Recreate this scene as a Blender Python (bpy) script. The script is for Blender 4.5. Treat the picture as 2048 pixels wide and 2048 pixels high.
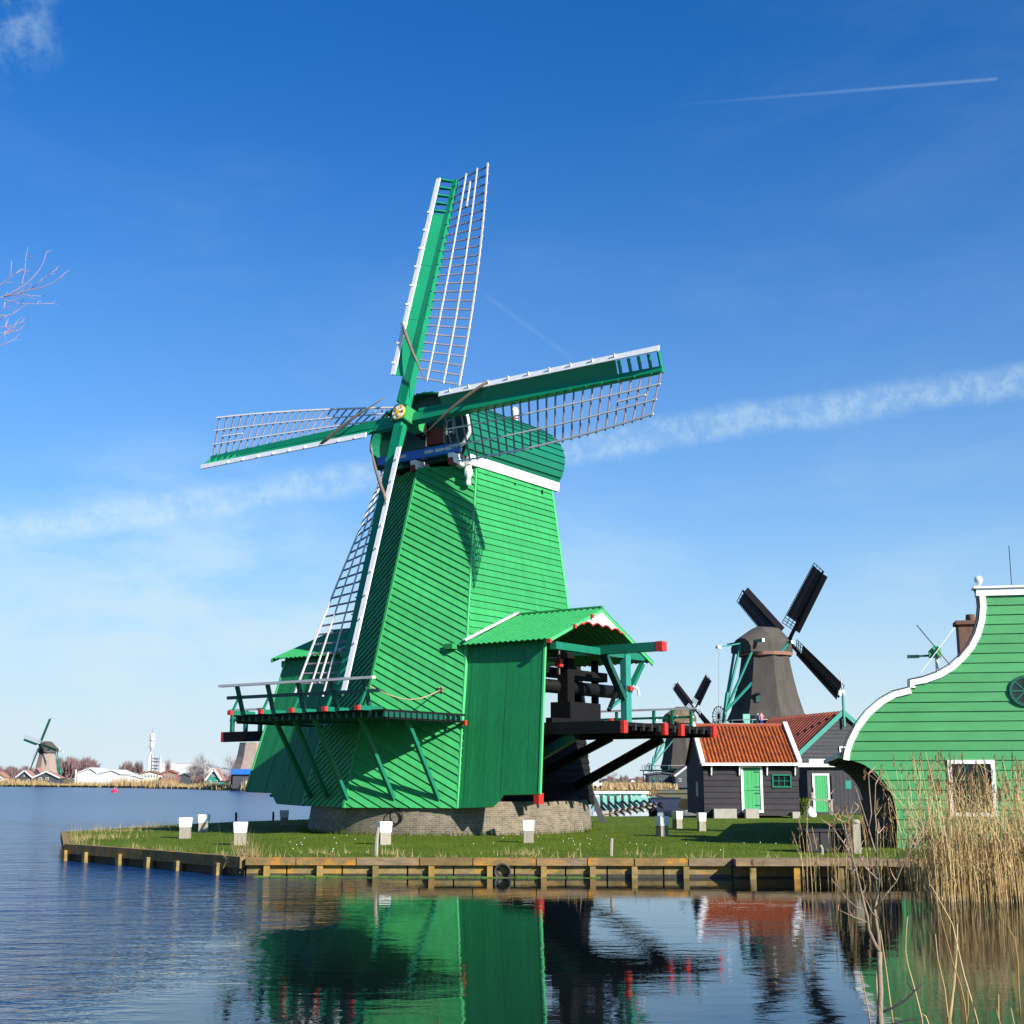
import bpy, math, random
import numpy as np
from math import sin, cos, tan, pi, radians
random.seed(7); rng = np.random.default_rng(7)
for o in list(bpy.data.objects): bpy.data.objects.remove(o)
sc = bpy.context.scene
COL = sc.collection
# ------------------------------------------------------------------ camera
FPX, HZ, EYE, G = 2662.0, 1557.0, 2.25, 0.44      # focal length and horizon in photo pixels, eye and ground above water
PITCH = math.atan((HZ-1024)/FPX)
cd = bpy.data.cameras.new('camera'); cam = bpy.data.objects.new('camera', cd); COL.objects.link(cam)
cd.sensor_width = 36; cd.lens = 36*FPX/2048; cd.clip_start = 0.1; cd.clip_end = 20000
cam.location = (0, 0, EYE); cam.rotation_euler = (pi/2+PITCH, 0, 0)
sc.camera = cam
sc.render.resolution_x = sc.render.resolution_y = 1024
# ------------------------------------------------------------------ light
SUN_EL, SUN_H = radians(29.5), np.array([0.700, -0.714])
SUN_H = SUN_H/np.linalg.norm(SUN_H)
sd = np.array([SUN_H[0]*cos(SUN_EL), SUN_H[1]*cos(SUN_EL), sin(SUN_EL)])
sl = bpy.data.lights.new('sun', 'SUN'); sl.energy = 5.0; sl.angle = radians(0.53); sl.color = (1, .95, .87)
so = bpy.data.objects.new('sun', sl); COL.objects.link(so)
import mathutils
so.rotation_euler = mathutils.Vector(-sd).to_track_quat('-Z', 'Y').to_euler(); so.location = (30, -40, 40)
sc.view_settings.view_transform = 'Standard'; sc.view_settings.look = 'None'
sc.view_settings.exposure = 0.92; sc.view_settings.gamma = 1
sc.render.engine = 'CYCLES'
fw = np.array([0, cos(PITCH), sin(PITCH)]); upv = np.array([0, -sin(PITCH), cos(PITCH)])
CAM = np.array([0, 0, EYE])
def ray(u, v): return fw + np.array([(u-1024)/FPX, 0, 0]) + (1024-v)/FPX*upv
def onz(u, v, z=G):
    r = ray(u, v); return CAM + r*(z-EYE)/r[2]
def ony(u, v, Y):
    r = ray(u, v); return CAM + r*Y/r[1]
def onpl(u, v, P, n):
    r = ray(u, v); return CAM + r*(np.dot(np.asarray(P)-CAM, n)/np.dot(r, n))
# ------------------------------------------------------------------ world sky with contrails and cirrus
w = bpy.data.worlds.new('World'); sc.world = w; w.use_nodes = True
nt = w.node_tree; N = nt.nodes; LK = nt.links
for n in list(N): N.remove(n)
def nd(tree, typ, **kw):
    n = tree.nodes.new(typ)
    for k, v in kw.items():
        if k.startswith('i_'):
            key = k[2:]; key = int(key) if key.isdigit() else key.replace('_', ' ')
            n.inputs[key].default_value = v
        else: setattr(n, k, v)
    return n
def math_n(tree, op, a, b=None, c=None, clamp=False):
    n = tree.nodes.new('ShaderNodeMath'); n.operation = op; n.use_clamp = clamp
    for i, x in enumerate((a, b, c)):
        if x is None: continue
        if isinstance(x, (int, float)): n.inputs[i].default_value = x
        else: tree.links.new(x, n.inputs[i])
    return n.outputs[0]
sky = nd(nt, 'ShaderNodeTexSky', sky_type='NISHITA', sun_disc=False, sun_elevation=SUN_EL,
         sun_rotation=math.atan2(SUN_H[0], SUN_H[1]), altitude=0, air_density=1.0, dust_density=0.6, ozone_density=2.2)
hs = nd(nt, 'ShaderNodeHueSaturation', i_Saturation=1.12, i_Value=1.0, i_Hue=0.503)
LK.new(sky.outputs[0], hs.inputs['Color'])
tint = nd(nt, 'ShaderNodeVectorMath', operation='MULTIPLY'); tint.inputs[1].default_value = (.23, 1.06, 1.80); LK.new(hs.outputs[0], tint.inputs[0])
tc = nd(nt, 'ShaderNodeTexCoord'); DIR = tc.outputs['Generated']
def dotn(vec):
    n = nd(nt, 'ShaderNodeVectorMath', operation='DOT_PRODUCT'); LK.new(DIR, n.inputs[0]); n.inputs[1].default_value = tuple(vec)
    return n.outputs['Value']
def noise_w(scale, detail=5, rough=.6, src=None, dist=0):
    n = nd(nt, 'ShaderNodeTexNoise', i_Scale=scale, i_Detail=detail, i_Roughness=rough, i_Distortion=dist)
    LK.new(src or DIR, n.inputs['Vector']); return n.outputs['Fac']
def unit(v): v = np.asarray(v, float); return v/np.linalg.norm(v)
def smooth(x, a, b):
    n = nd(nt, 'ShaderNodeMapRange', interpolation_type='SMOOTHSTEP'); n.clamp = True
    n.inputs[1].default_value = a; n.inputs[2].default_value = b
    LK.new(x, n.inputs[0]); return n.outputs[0]
def trail(p, q, width, dens, wob, fade=None, nscale=60, grain=(.3, .75), base=.2, soft=0.):
    """a condensation trail: a soft band along the great circle through two directions"""
    a, b = unit(ray(*p)), unit(ray(*q)); n = unit(np.cross(a, b))
    d = dotn(n)
    d = math_n(nt, 'ADD', d, math_n(nt, 'MULTIPLY', math_n(nt, 'SUBTRACT', noise_w(7, 3), .5), wob))
    band = math_n(nt, 'SUBTRACT', 1.0, smooth(math_n(nt, 'ABSOLUTE', d), width*soft, width))
    gr = smooth(noise_w(nscale, 6, .62), *grain)
    m = math_n(nt, 'MULTIPLY', band, math_n(nt, 'MULTIPLY_ADD', gr, 1-base, base))
    along = dotn(unit(b-a)); fwd = dotn(unit(a+b))
    m = math_n(nt, 'MULTIPLY', m, smooth(fwd, .2, .6))
    if fade:
        m = math_n(nt, 'MULTIPLY', m, smooth(along, *fade[0]))
        if len(fade) > 1: m = math_n(nt, 'MULTIPLY', m, math_n(nt, 'SUBTRACT', 1.0, smooth(along, *fade[1])))
    return math_n(nt, 'MULTIPLY', m, dens)
def along_of(p, q, x):
    a, b = unit(ray(*p)), unit(ray(*q)); return float(np.dot(unit(b-a), unit(ray(*x))))
P1, Q1 = (0, 1062), (2048, 762)
t1 = trail(P1, Q1, .0165, .46, .020, None, 85, (.36, .68), .34, .25)
P2, Q2 = (1300, 214), (1992, 158)
e2 = along_of(P2, Q2, Q2); s2 = along_of(P2, Q2, (1250, 216))
t2 = trail(P2, Q2, .0018, .16, .0, ((s2, e2-.02), (e2-.001, e2+.002)), 40, (0., .5))
P3, Q3 = (970, 590), (1140, 712)
t3 = trail(P3, Q3, .003, .07, .003, ((along_of(P3, Q3, (930, 560)), along_of(P3, Q3, (1000, 612))), (along_of(P3, Q3, (1110, 690)), along_of(P3, Q3, (1180, 740)))), 50, (.2, .7))
# thin cirrus over the whole sky, thicker towards the horizon
sep = nd(nt, 'ShaderNodeSeparateXYZ'); LK.new(DIR, sep.inputs[0])
mp = nd(nt, 'ShaderNodeMapping'); mp.inputs['Scale'].default_value = (1.6, 1.6, 4.2); mp.inputs['Rotation'].default_value = (0, radians(14), 0); mp.inputs['Location'].default_value = (.31, .2, .43)
LK.new(DIR, mp.inputs['Vector'])
cir = smooth(noise_w(2.3, 7, .6, mp.outputs[0], .3), .46, .82)
low = math_n(nt, 'SUBTRACT', 1.0, smooth(sep.outputs[2], .02, .36))
cirm = math_n(nt, 'MULTIPLY', cir, math_n(nt, 'MULTIPLY_ADD', low, .55, .07))
# a puff of cloud at the upper left
puffd = dotn(unit(ray(-20, 20)))
puff = math_n(nt, 'MULTIPLY', smooth(puffd, cos(radians(3.4)), cos(radians(.6))), math_n(nt, 'MULTIPLY', smooth(noise_w(26, 6, .65), .42, .75), .42))
veil = math_n(nt, 'MULTIPLY', smooth(dotn(unit(ray(330, 1340))), cos(radians(11)), cos(radians(2))), math_n(nt, 'MULTIPLY', smooth(noise_w(7, 6, .6, mp.outputs[0]), .30, .66), .62))
puff = math_n(nt, 'ADD', puff, veil)
mask = math_n(nt, 'ADD', math_n(nt, 'ADD', t1, t2), math_n(nt, 'ADD', t3, puff))
mask = math_n(nt, 'ADD', mask, cirm, clamp=True)
haze_h = math_n(nt, 'MULTIPLY', math_n(nt, 'POWER', math_n(nt, 'SUBTRACT', 1.0, math_n(nt, 'DIVIDE', math_n(nt, 'MAXIMUM', sep.outputs[2], 0.0), .56), clamp=True), 2.3), .86)
mask2 = math_n(nt, 'SUBTRACT', 1.0, math_n(nt, 'MULTIPLY', math_n(nt, 'SUBTRACT', 1.0, mask), math_n(nt, 'SUBTRACT', 1.0, haze_h)))
mx = nd(nt, 'ShaderNodeMix', data_type='RGBA'); mx.inputs[7].default_value = (6.5, 8.75, 9.9, 1)
LK.new(mask2, mx.inputs[0]); LK.new(tint.outputs[0], mx.inputs[6])
mx2 = nd(nt, 'ShaderNodeMix', data_type='RGBA'); mx2.inputs[7].default_value = (8.3, 9.0, 9.5, 1)
LK.new(math_n(nt, 'MULTIPLY', math_n(nt, 'SUBTRACT', 1.0, smooth(sep.outputs[2], -.02, .20)), .62), mx2.inputs[0]); LK.new(mx.outputs[2], mx2.inputs[6])
bg = nd(nt, 'ShaderNodeBackground', i_Strength=.05); LK.new(mx2.outputs[2], bg.inputs[0])
ow = nd(nt, 'ShaderNodeOutputWorld'); LK.new(bg.outputs[0], ow.inputs[0])
# ------------------------------------------------------------------ materials
MATS = {}
def mat(name, col, rough=.6, var=.12, scale=3.0, bump=0.0, bscale=None, stretch=(1, 1, 1), rnd=.0, dirt=None, dirt_amt=0., dscale=1.2, spec=.4, coat=0.):
    m = bpy.data.materials.new(name); m.use_nodes = True; t = m.node_tree; b = t.nodes['Principled BSDF']
    b.inputs['Roughness'].default_value = rough; b.inputs['Specular IOR Level'].default_value = spec
    if coat: b.inputs['Coat Weight'].default_value = coat; b.inputs['Coat Roughness'].default_value = .15
    tcn = t.nodes.new('ShaderNodeTexCoord'); mpn = t.nodes.new('ShaderNodeMapping'); mpn.inputs['Scale'].default_value = stretch
    t.links.new(tcn.outputs['Object'], mpn.inputs[0])
    nz = nd(t, 'ShaderNodeTexNoise', i_Scale=scale, i_Detail=6, i_Roughness=.65); t.links.new(mpn.outputs[0], nz.inputs[0])
    mr = nd(t, 'ShaderNodeMapRange'); mr.inputs[1].default_value = .25; mr.inputs[2].default_value = .75
    mr.inputs[3].default_value = 1-var; mr.inputs[4].default_value = 1+var; t.links.new(nz.outputs['Fac'], mr.inputs[0])
    fac = mr.outputs[0]
    if rnd:
        oi = t.nodes.new('ShaderNodeObjectInfo')
        fac = math_n(t, 'MULTIPLY', fac, math_n(t, 'MULTIPLY_ADD', oi.outputs['Random'], 2*rnd, 1-rnd))
    mul = nd(t, 'ShaderNodeVectorMath', operation='SCALE'); mul.inputs[0].default_value = col[:3]; t.links.new(fac, mul.inputs['Scale'])
    out = mul.outputs[0]
    if dirt is not None:
        n2 = nd(t, 'ShaderNodeTexNoise', i_Scale=dscale, i_Detail=8, i_Roughness=.7); t.links.new(mpn.outputs[0], n2.inputs[0])
        r2 = nd(t, 'ShaderNodeMapRange', interpolation_type='SMOOTHSTEP'); r2.inputs[1].default_value = .48; r2.inputs[2].default_value = .68; r2.inputs[4].default_value = dirt_amt
        t.links.new(n2.outputs['Fac'], r2.inputs[0])
        mxn = nd(t, 'ShaderNodeMix', data_type='RGBA'); mxn.inputs[7].default_value = (*dirt[:3], 1)
        t.links.new(r2.outputs[0], mxn.inputs[0]); t.links.new(out, mxn.inputs[6]); out = mxn.outputs[2]
    t.links.new(out, b.inputs['Base Color'])
    if bump:
        n3 = nd(t, 'ShaderNodeTexNoise', i_Scale=bscale or scale*4, i_Detail=5, i_Roughness=.6); t.links.new(mpn.outputs[0], n3.inputs[0])
        bp = nd(t, 'ShaderNodeBump', i_Strength=bump, i_Distance=.02); t.links.new(n3.outputs['Fac'], bp.inputs['Height']); t.links.new(bp.outputs[0], b.inputs['Normal'])
    MATS[name] = m; return m
GREEN = (.027, .262, .072)
mat('green_paint', GREEN, .5, .17, 2.6, .25, 30, (1.6, 1.6, .4), .11, (.02, .20, .055), .3, .9)
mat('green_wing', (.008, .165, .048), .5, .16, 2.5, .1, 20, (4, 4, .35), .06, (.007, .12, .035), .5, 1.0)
mat('green_house', (.050, .255, .082), .55, .12, 2.4, .2, 25, (.5, 1, 1.5), .07, (.042, .20, .065), .3, .8)
mat('green_light', (.06, .38, .13), .5, .08, 2)
mat('green_door', (.055, .33, .115), .5, .07, 2, 0, None, (1, 1, 1), .03)
mat('teal_paint', (.005, .140, .078), .42, .12, 2.5, .08, 20, (1, 1, 1), .03)
mat('teal_sail', (.004, .20, .088), .38, .10, 1.5, .05, 15, (1, 1, 1), .03)
mat('teal_dark', (.006, .07, .048), .5, .15, 3)
mat('turquoise', (.022, .21, .16), .5, .1, 2)
mat('white_paint', (.74, .74, .73), .5, .05, 3, .05, 30, (1, 1, 1), .0, (.55, .55, .5), .35, 2.2)
mat('lath_wood', (.60, .57, .55), .7, .15, 5, 0, None, (1, 1, 1), .08)
mat('lath_dark', (.19, .165, .185), .7, .2, 5, 0, None, (1, 1, 1), .1)
mat('rail_grey', (.52, .51, .50), .6, .12, 4, .1)
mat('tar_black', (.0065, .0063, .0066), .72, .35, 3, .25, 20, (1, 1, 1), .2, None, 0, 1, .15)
mat('tar_grey', (.030, .027, .030), .7, .18, 4, .25, 24, (.6, 2, 2), .14, (.05, .046, .048), .5, 1.5, .2)
mat('slate_grey', (.050, .050, .055), .8, .2, 5, .2, 24, (1, 1, 1), .1, None, 0, 1, .2)
mat('red_paint', (.44, .026, .018), .45, .1, 3)
mat('dark_red', (.16, .012, .012), .5, .1, 3)
mat('blue_paint', (.018, .13, .46), .5, .12, 3)
mat('yellow_paint', (.85, .46, .02), .45, .08, 3)
mat('rope', (.33, .24, .14), .9, .25, 12, .5, 40)
mat('rope_dark', (.16, .115, .085), .9, .25, 12, .5, 40)
mat('thatch', (.062, .052, .044), .95, .28, 1.2, .8, 9, (1, 1, .3), .0, (.045, .042, .026), .55, .5)
mat('thatch_moss', (.11, .085, .045), .95, .3, 1.4, .8, 9, (1, 1, 1), .0, (.07, .075, .02), .7, .6)
mat('thatch_far', (.26, .20, .165), .95, .2, 1.2, .4, 6)
mat('sailcloth', (.050, .036, .034), .8, .2, 2, .3, 8)
mat('roof_tile', (.40, .098, .017), .62, .28, 2.2, .3, 18, (1, 1, 1), .22, (.10, .040, .022), .75, 2.6)
mat('roof_tile_red', (.27, .055, .022), .7, .25, 2, .2, 10, (1, 1, 1), .12, (.12, .03, .02), .5, 1.1)
mat('roof_dark', (.045, .042, .045), .7, .2, 3, .2)
mat('glass', (.012, .014, .016), .06, .1, 2, 0, None, (1, 1, 1), 0, None, 0, 1, .6)
mat('post_wood', (.30, .265, .205), .9, .28, 4, .6, 18, (3, 3, .5), .1, (.14, .12, .09), .6, 2)
mat('beam_lichen', (.17, .112, .042), .9, .4, 5, .8, 14, (.6, 1, 1), .15, (.46, .195, .010), .95, 2.0)
mat('beam_grey', (.18, .13, .075), .9, .4, 6, .8, 14, (.4, 1.5, 1.5), .15, (.38, .17, .02), .6, 2.4)
mat('plank_lichen', (.19, .140, .055), .92, .45, 5, .7, 14, (.7, 1, 1), .18, (.40, .20, .02), .8, 2.2)
mat('moss', (.06, .12, .012), .95, .3, 6, .6)
mat('wet_wood', (.035, .03, .02), .6, .3, 4, .4)
mat('concrete', (.33, .30, .26), .9, .2, 4, .4, 14)
mat('pipe', (.03, .028, .026), .6, .2, 3)
mat('bark', (.20, .155, .105), .95, .3, 14, .6, 40, (1, 1, .4), .1)
mat('twig', (.44, .26, .22), .9, .25, 10)
mat('chimney_brick', (.12, .065, .045), .9, .3, 6, .4, 20)
mat('roof_far', (.30, .15, .11), .8, .12, 1)  # far roofs paled in colour to carry the distance haze
mat('far_twig', (.20, .125, .12), .95, .15, 2, 0, None, (1, 1, 1), .25)
mat('far_twig_grey', (.24, .195, .18), .95, .15, 2, 0, None, (1, 1, 1), .2)
mat('far_white', (.50, .50, .51), .7, .04, 1)
mat('far_cream', (.55, .50, .42), .8, .1, 1)
mat('far_brick', (.24, .12, .085), .85, .15, 1)
mat('far_grey', (.27, .29, .33), .7, .12, 1)
mat('far_dark', (.05, .055, .065), .7, .15, 1)
mat('metal', (.45, .46, .48), .4, .1, 1)
mat('buoy_red', (.80, .02, .07), .4, .05, 1)
mat('skin', (.50, .30, .22), .6, .05, 2)
mat('cloth_blue', (.03, .06, .22), .8, .1, 6)
mat('cloth_pink', (.55, .22, .22), .8, .1, 6)
mat('hull_blue', (.012, .02, .045), .5, .2, 2)
mat('pale_teal', (.16, .42, .34), .6, .15, 2)
mat('daisy', (.85, .85, .75), .7, .03, 1)
def brick_mat():
    m = bpy.data.materials.new('old_brick'); m.use_nodes = True; t = m.node_tree; b = t.nodes['Principled BSDF']; b.inputs['Roughness'].default_value = .92
    uv = t.nodes.new('ShaderNodeUVMap')
    br = nd(t, 'ShaderNodeTexBrick', i_Scale=1.0); br.inputs['Brick Width'].default_value = .21; br.inputs['Row Height'].default_value = .066; br.inputs['Mortar Size'].default_value = .009
    br.inputs['Color1'].default_value = (.185, .145, .09, 1); br.inputs['Color2'].default_value = (.10, .078, .055, 1); br.inputs['Mortar'].default_value = (.22, .195, .155, 1); br.offset = .5
    t.links.new(uv.outputs[0], br.inputs['Vector'])
    nz = nd(t, 'ShaderNodeTexNoise', i_Scale=2.2, i_Detail=7, i_Roughness=.7); t.links.new(uv.outputs[0], nz.inputs[0])
    mr = nd(t, 'ShaderNodeMapRange'); mr.inputs[1].default_value = .3; mr.inputs[2].default_value = .7; mr.inputs[3].default_value = .62; mr.inputs[4].default_value = 1.3; t.links.new(nz.outputs[0], mr.inputs[0])
    sm = nd(t, 'ShaderNodeVectorMath', operation='SCALE'); t.links.new(br.outputs['Color'], sm.inputs[0]); t.links.new(mr.outputs[0], sm.inputs['Scale'])
    t.links.new(sm.outputs[0], b.inputs['Base Color'])
    bp = nd(t, 'ShaderNodeBump', i_Strength=.6, i_Distance=.01); bp.invert = True; t.links.new(br.outputs['Fac'], bp.inputs['Height']); t.links.new(bp.outputs[0], b.inputs['Normal'])
    MATS['old_brick'] = m
brick_mat()
def ground_mat(name, c1, c2, c3, s1=.35, s2=3.5):
    m = bpy.data.materials.new(name); m.use_nodes = True; t = m.node_tree; b = t.nodes['Principled BSDF']; b.inputs['Roughness'].default_value = .95; b.inputs['Specular IOR Level'].default_value = .15
    g = t.nodes.new('ShaderNodeNewGeometry')
    n1 = nd(t, 'ShaderNodeTexNoise', i_Scale=s1, i_Detail=6, i_Roughness=.65); n2 = nd(t, 'ShaderNodeTexNoise', i_Scale=s2, i_Detail=8, i_Roughness=.75)
    for n in (n1, n2): t.links.new(g.outputs['Position'], n.inputs[0])
    r = t.nodes.new('ShaderNodeValToRGB'); e = r.color_ramp.elements
    e[0].position = .40; e[0].color = (*c1, 1); e[1].position = .60; e[1].color = (*c2, 1)
    k = e.new(.5); k.color = tuple((a+b_)/2 for a, b_ in zip(c1, c2))+(1,)
    t.links.new(math_n(t, 'MULTIPLY_ADD', n1.outputs[0], .55, math_n(t, 'MULTIPLY', n2.outputs[0], .45)), r.inputs[0])
    n3 = nd(t, 'ShaderNodeTexNoise', i_Scale=.9, i_Detail=8, i_Roughness=.7); t.links.new(g.outputs['Position'], n3.inputs[0])
    mr = nd(t, 'ShaderNodeMapRange', interpolation_type='SMOOTHSTEP'); mr.inputs[1].default_value = .55; mr.inputs[2].default_value = .75; mr.inputs[4].default_value = .5; t.links.new(n3.outputs[0], mr.inputs[0])
    mxn = nd(t, 'ShaderNodeMix', data_type='RGBA'); mxn.inputs[7].default_value = (*c3, 1); t.links.new(mr.outputs[0], mxn.inputs[0]); t.links.new(r.outputs[0], mxn.inputs[6])
    t.links.new(mxn.outputs[2], b.inputs['Base Color'])
    bp = nd(t, 'ShaderNodeBump', i_Strength=.8, i_Distance=.05); t.links.new(n2.outputs[0], bp.inputs['Height']); t.links.new(bp.outputs[0], b.inputs['Normal'])
    MATS[name] = m
ground_mat('grass_ground', (.048, .088, .004), (.090, .130, .006), (.12, .11, .02))
ground_mat('far_ground', (.16, .13, .06), (.12, .12, .05), (.22, .17, .08), .05, .6)
def blade_mat(name, c1, c2, trans=.25):
    m = bpy.data.materials.new(name); m.use_nodes = True; t = m.node_tree; b = t.nodes['Principled BSDF']; b.inputs['Roughness'].default_value = .75; b.inputs['Specular IOR Level'].default_value = .2
    g = t.nodes.new('ShaderNodeNewGeometry')
    mxn = nd(t, 'ShaderNodeMix', data_type='RGBA'); mxn.inputs[6].default_value = (*c1, 1); mxn.inputs[7].default_value = (*c2, 1)
    t.links.new(g.outputs['Random Per Island'], mxn.inputs[0]); t.links.new(mxn.outputs[2], b.inputs['Base Color'])
    tr = t.nodes.new('ShaderNodeBsdfTranslucent'); t.links.new(mxn.outputs[2], tr.inputs[0])
    ms = nd(t, 'ShaderNodeMixShader', i_0=trans); t.links.new(b.outputs[0], ms.inputs[1]); t.links.new(tr.outputs[0], ms.inputs[2])
    t.links.new(ms.outputs[0], t.nodes['Material Output'].inputs[0]); MATS[name] = m
blade_mat('grass_blade', (.045, .092, .003), (.110, .150, .007))
blade_mat('dry_blade', (.30, .22, .09), (.46, .36, .18))
blade_mat('reed_stem', (.36, .24, .09), (.66, .50, .25))
blade_mat('reed_plume', (.17, .10, .045), (.32, .20, .09))
blade_mat('far_reed', (.36, .25, .115), (.52, .37, .18))
def water_mat():
    m = bpy.data.materials.new('canal_water'); m.use_nodes = True; t = m.node_tree; b = t.nodes['Principled BSDF']
    b.inputs['Base Color'].default_value = (.003, .013, .034, 1); b.inputs['Roughness'].default_value = .03; b.inputs['IOR'].default_value = 1.28; b.inputs['Specular IOR Level'].default_value = .5; b.inputs['Specular Tint'].default_value = (.80, .92, 1, 1)
    g = t.nodes.new('ShaderNodeNewGeometry'); sx = t.nodes.new('ShaderNodeSeparateXYZ'); t.links.new(g.outputs['Position'], sx.inputs[0])
    def noise(scale, sc3, det=4, rough=.55, rot=0, dist=.0):
        mpn = t.nodes.new('ShaderNodeMapping'); mpn.inputs['Scale'].default_value = sc3; mpn.inputs['Rotation'].default_value = (0, 0, rot); t.links.new(g.outputs['Position'], mpn.inputs[0])
        n = nd(t, 'ShaderNodeTexNoise', i_Scale=scale, i_Detail=det, i_Roughness=rough, i_Distortion=dist); t.links.new(mpn.outputs[0], n.inputs[0]); return n.outputs[0]
    # wind reaches the open water on the left and beyond; the lee of the buildings stays calm
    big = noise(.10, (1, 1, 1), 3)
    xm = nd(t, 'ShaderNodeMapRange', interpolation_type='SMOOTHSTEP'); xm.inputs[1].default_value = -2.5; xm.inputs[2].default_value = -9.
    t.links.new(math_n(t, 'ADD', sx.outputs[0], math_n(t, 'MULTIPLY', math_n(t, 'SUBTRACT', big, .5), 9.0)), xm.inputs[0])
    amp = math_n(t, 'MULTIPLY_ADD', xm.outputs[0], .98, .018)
    r1 = noise(1.7, (.75, 1.5, 1), 4, .6, radians(-12), .4); r2 = noise(7.5, (.8, 1.2, 1), 3, .5, radians(20))
    r0 = noise(.45, (.6, 1.4, 1), 2, .5, radians(-8))
    h = math_n(t, 'MULTIPLY_ADD', r2, .16, math_n(t, 'MULTIPLY', r1, 1.0)); h = math_n(t, 'MULTIPLY_ADD', r0, 1.2, h)
    cm = nd(t, 'ShaderNodeMix', data_type='RGBA'); cm.inputs[6].default_value = (.003, .006, .008, 1); cm.inputs[7].default_value = (.004, .027, .085, 1); t.links.new(xm.outputs[0], cm.inputs[0]); t.links.new(cm.outputs[2], b.inputs['Base Color'])  # bluer base colour on open water stands in for sky mirrored by its waves
    # unresolved wavelets: the open water is rougher the farther it lies, the lee stays glassy
    ym = nd(t, 'ShaderNodeMapRange', interpolation_type='SMOOTHSTEP'); ym.inputs[1].default_value = 25.; ym.inputs[2].default_value = 140.; ym.inputs[3].default_value = .14; ym.inputs[4].default_value = .24; t.links.new(sx.outputs[1], ym.inputs[0])
    t.links.new(math_n(t, 'MULTIPLY_ADD', xm.outputs[0], ym.outputs[0], .012), b.inputs['Roughness'])
    bp = nd(t, 'ShaderNodeBump', i_Distance=.30); fm = nd(t, 'ShaderNodeMapRange', interpolation_type='SMOOTHSTEP'); fm.inputs[1].default_value = 24.; fm.inputs[2].default_value = 130.; fm.inputs[3].default_value = .62; fm.inputs[4].default_value = .05; t.links.new(sx.outputs[1], fm.inputs[0]); t.links.new(math_n(t, 'MULTIPLY', amp, fm.outputs[0]), bp.inputs['Strength'])
    t.links.new(h, bp.inputs['Height']); t.links.new(bp.outputs[0], b.inputs['Normal'])
    MATS['canal_water'] = m
water_mat()
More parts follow.
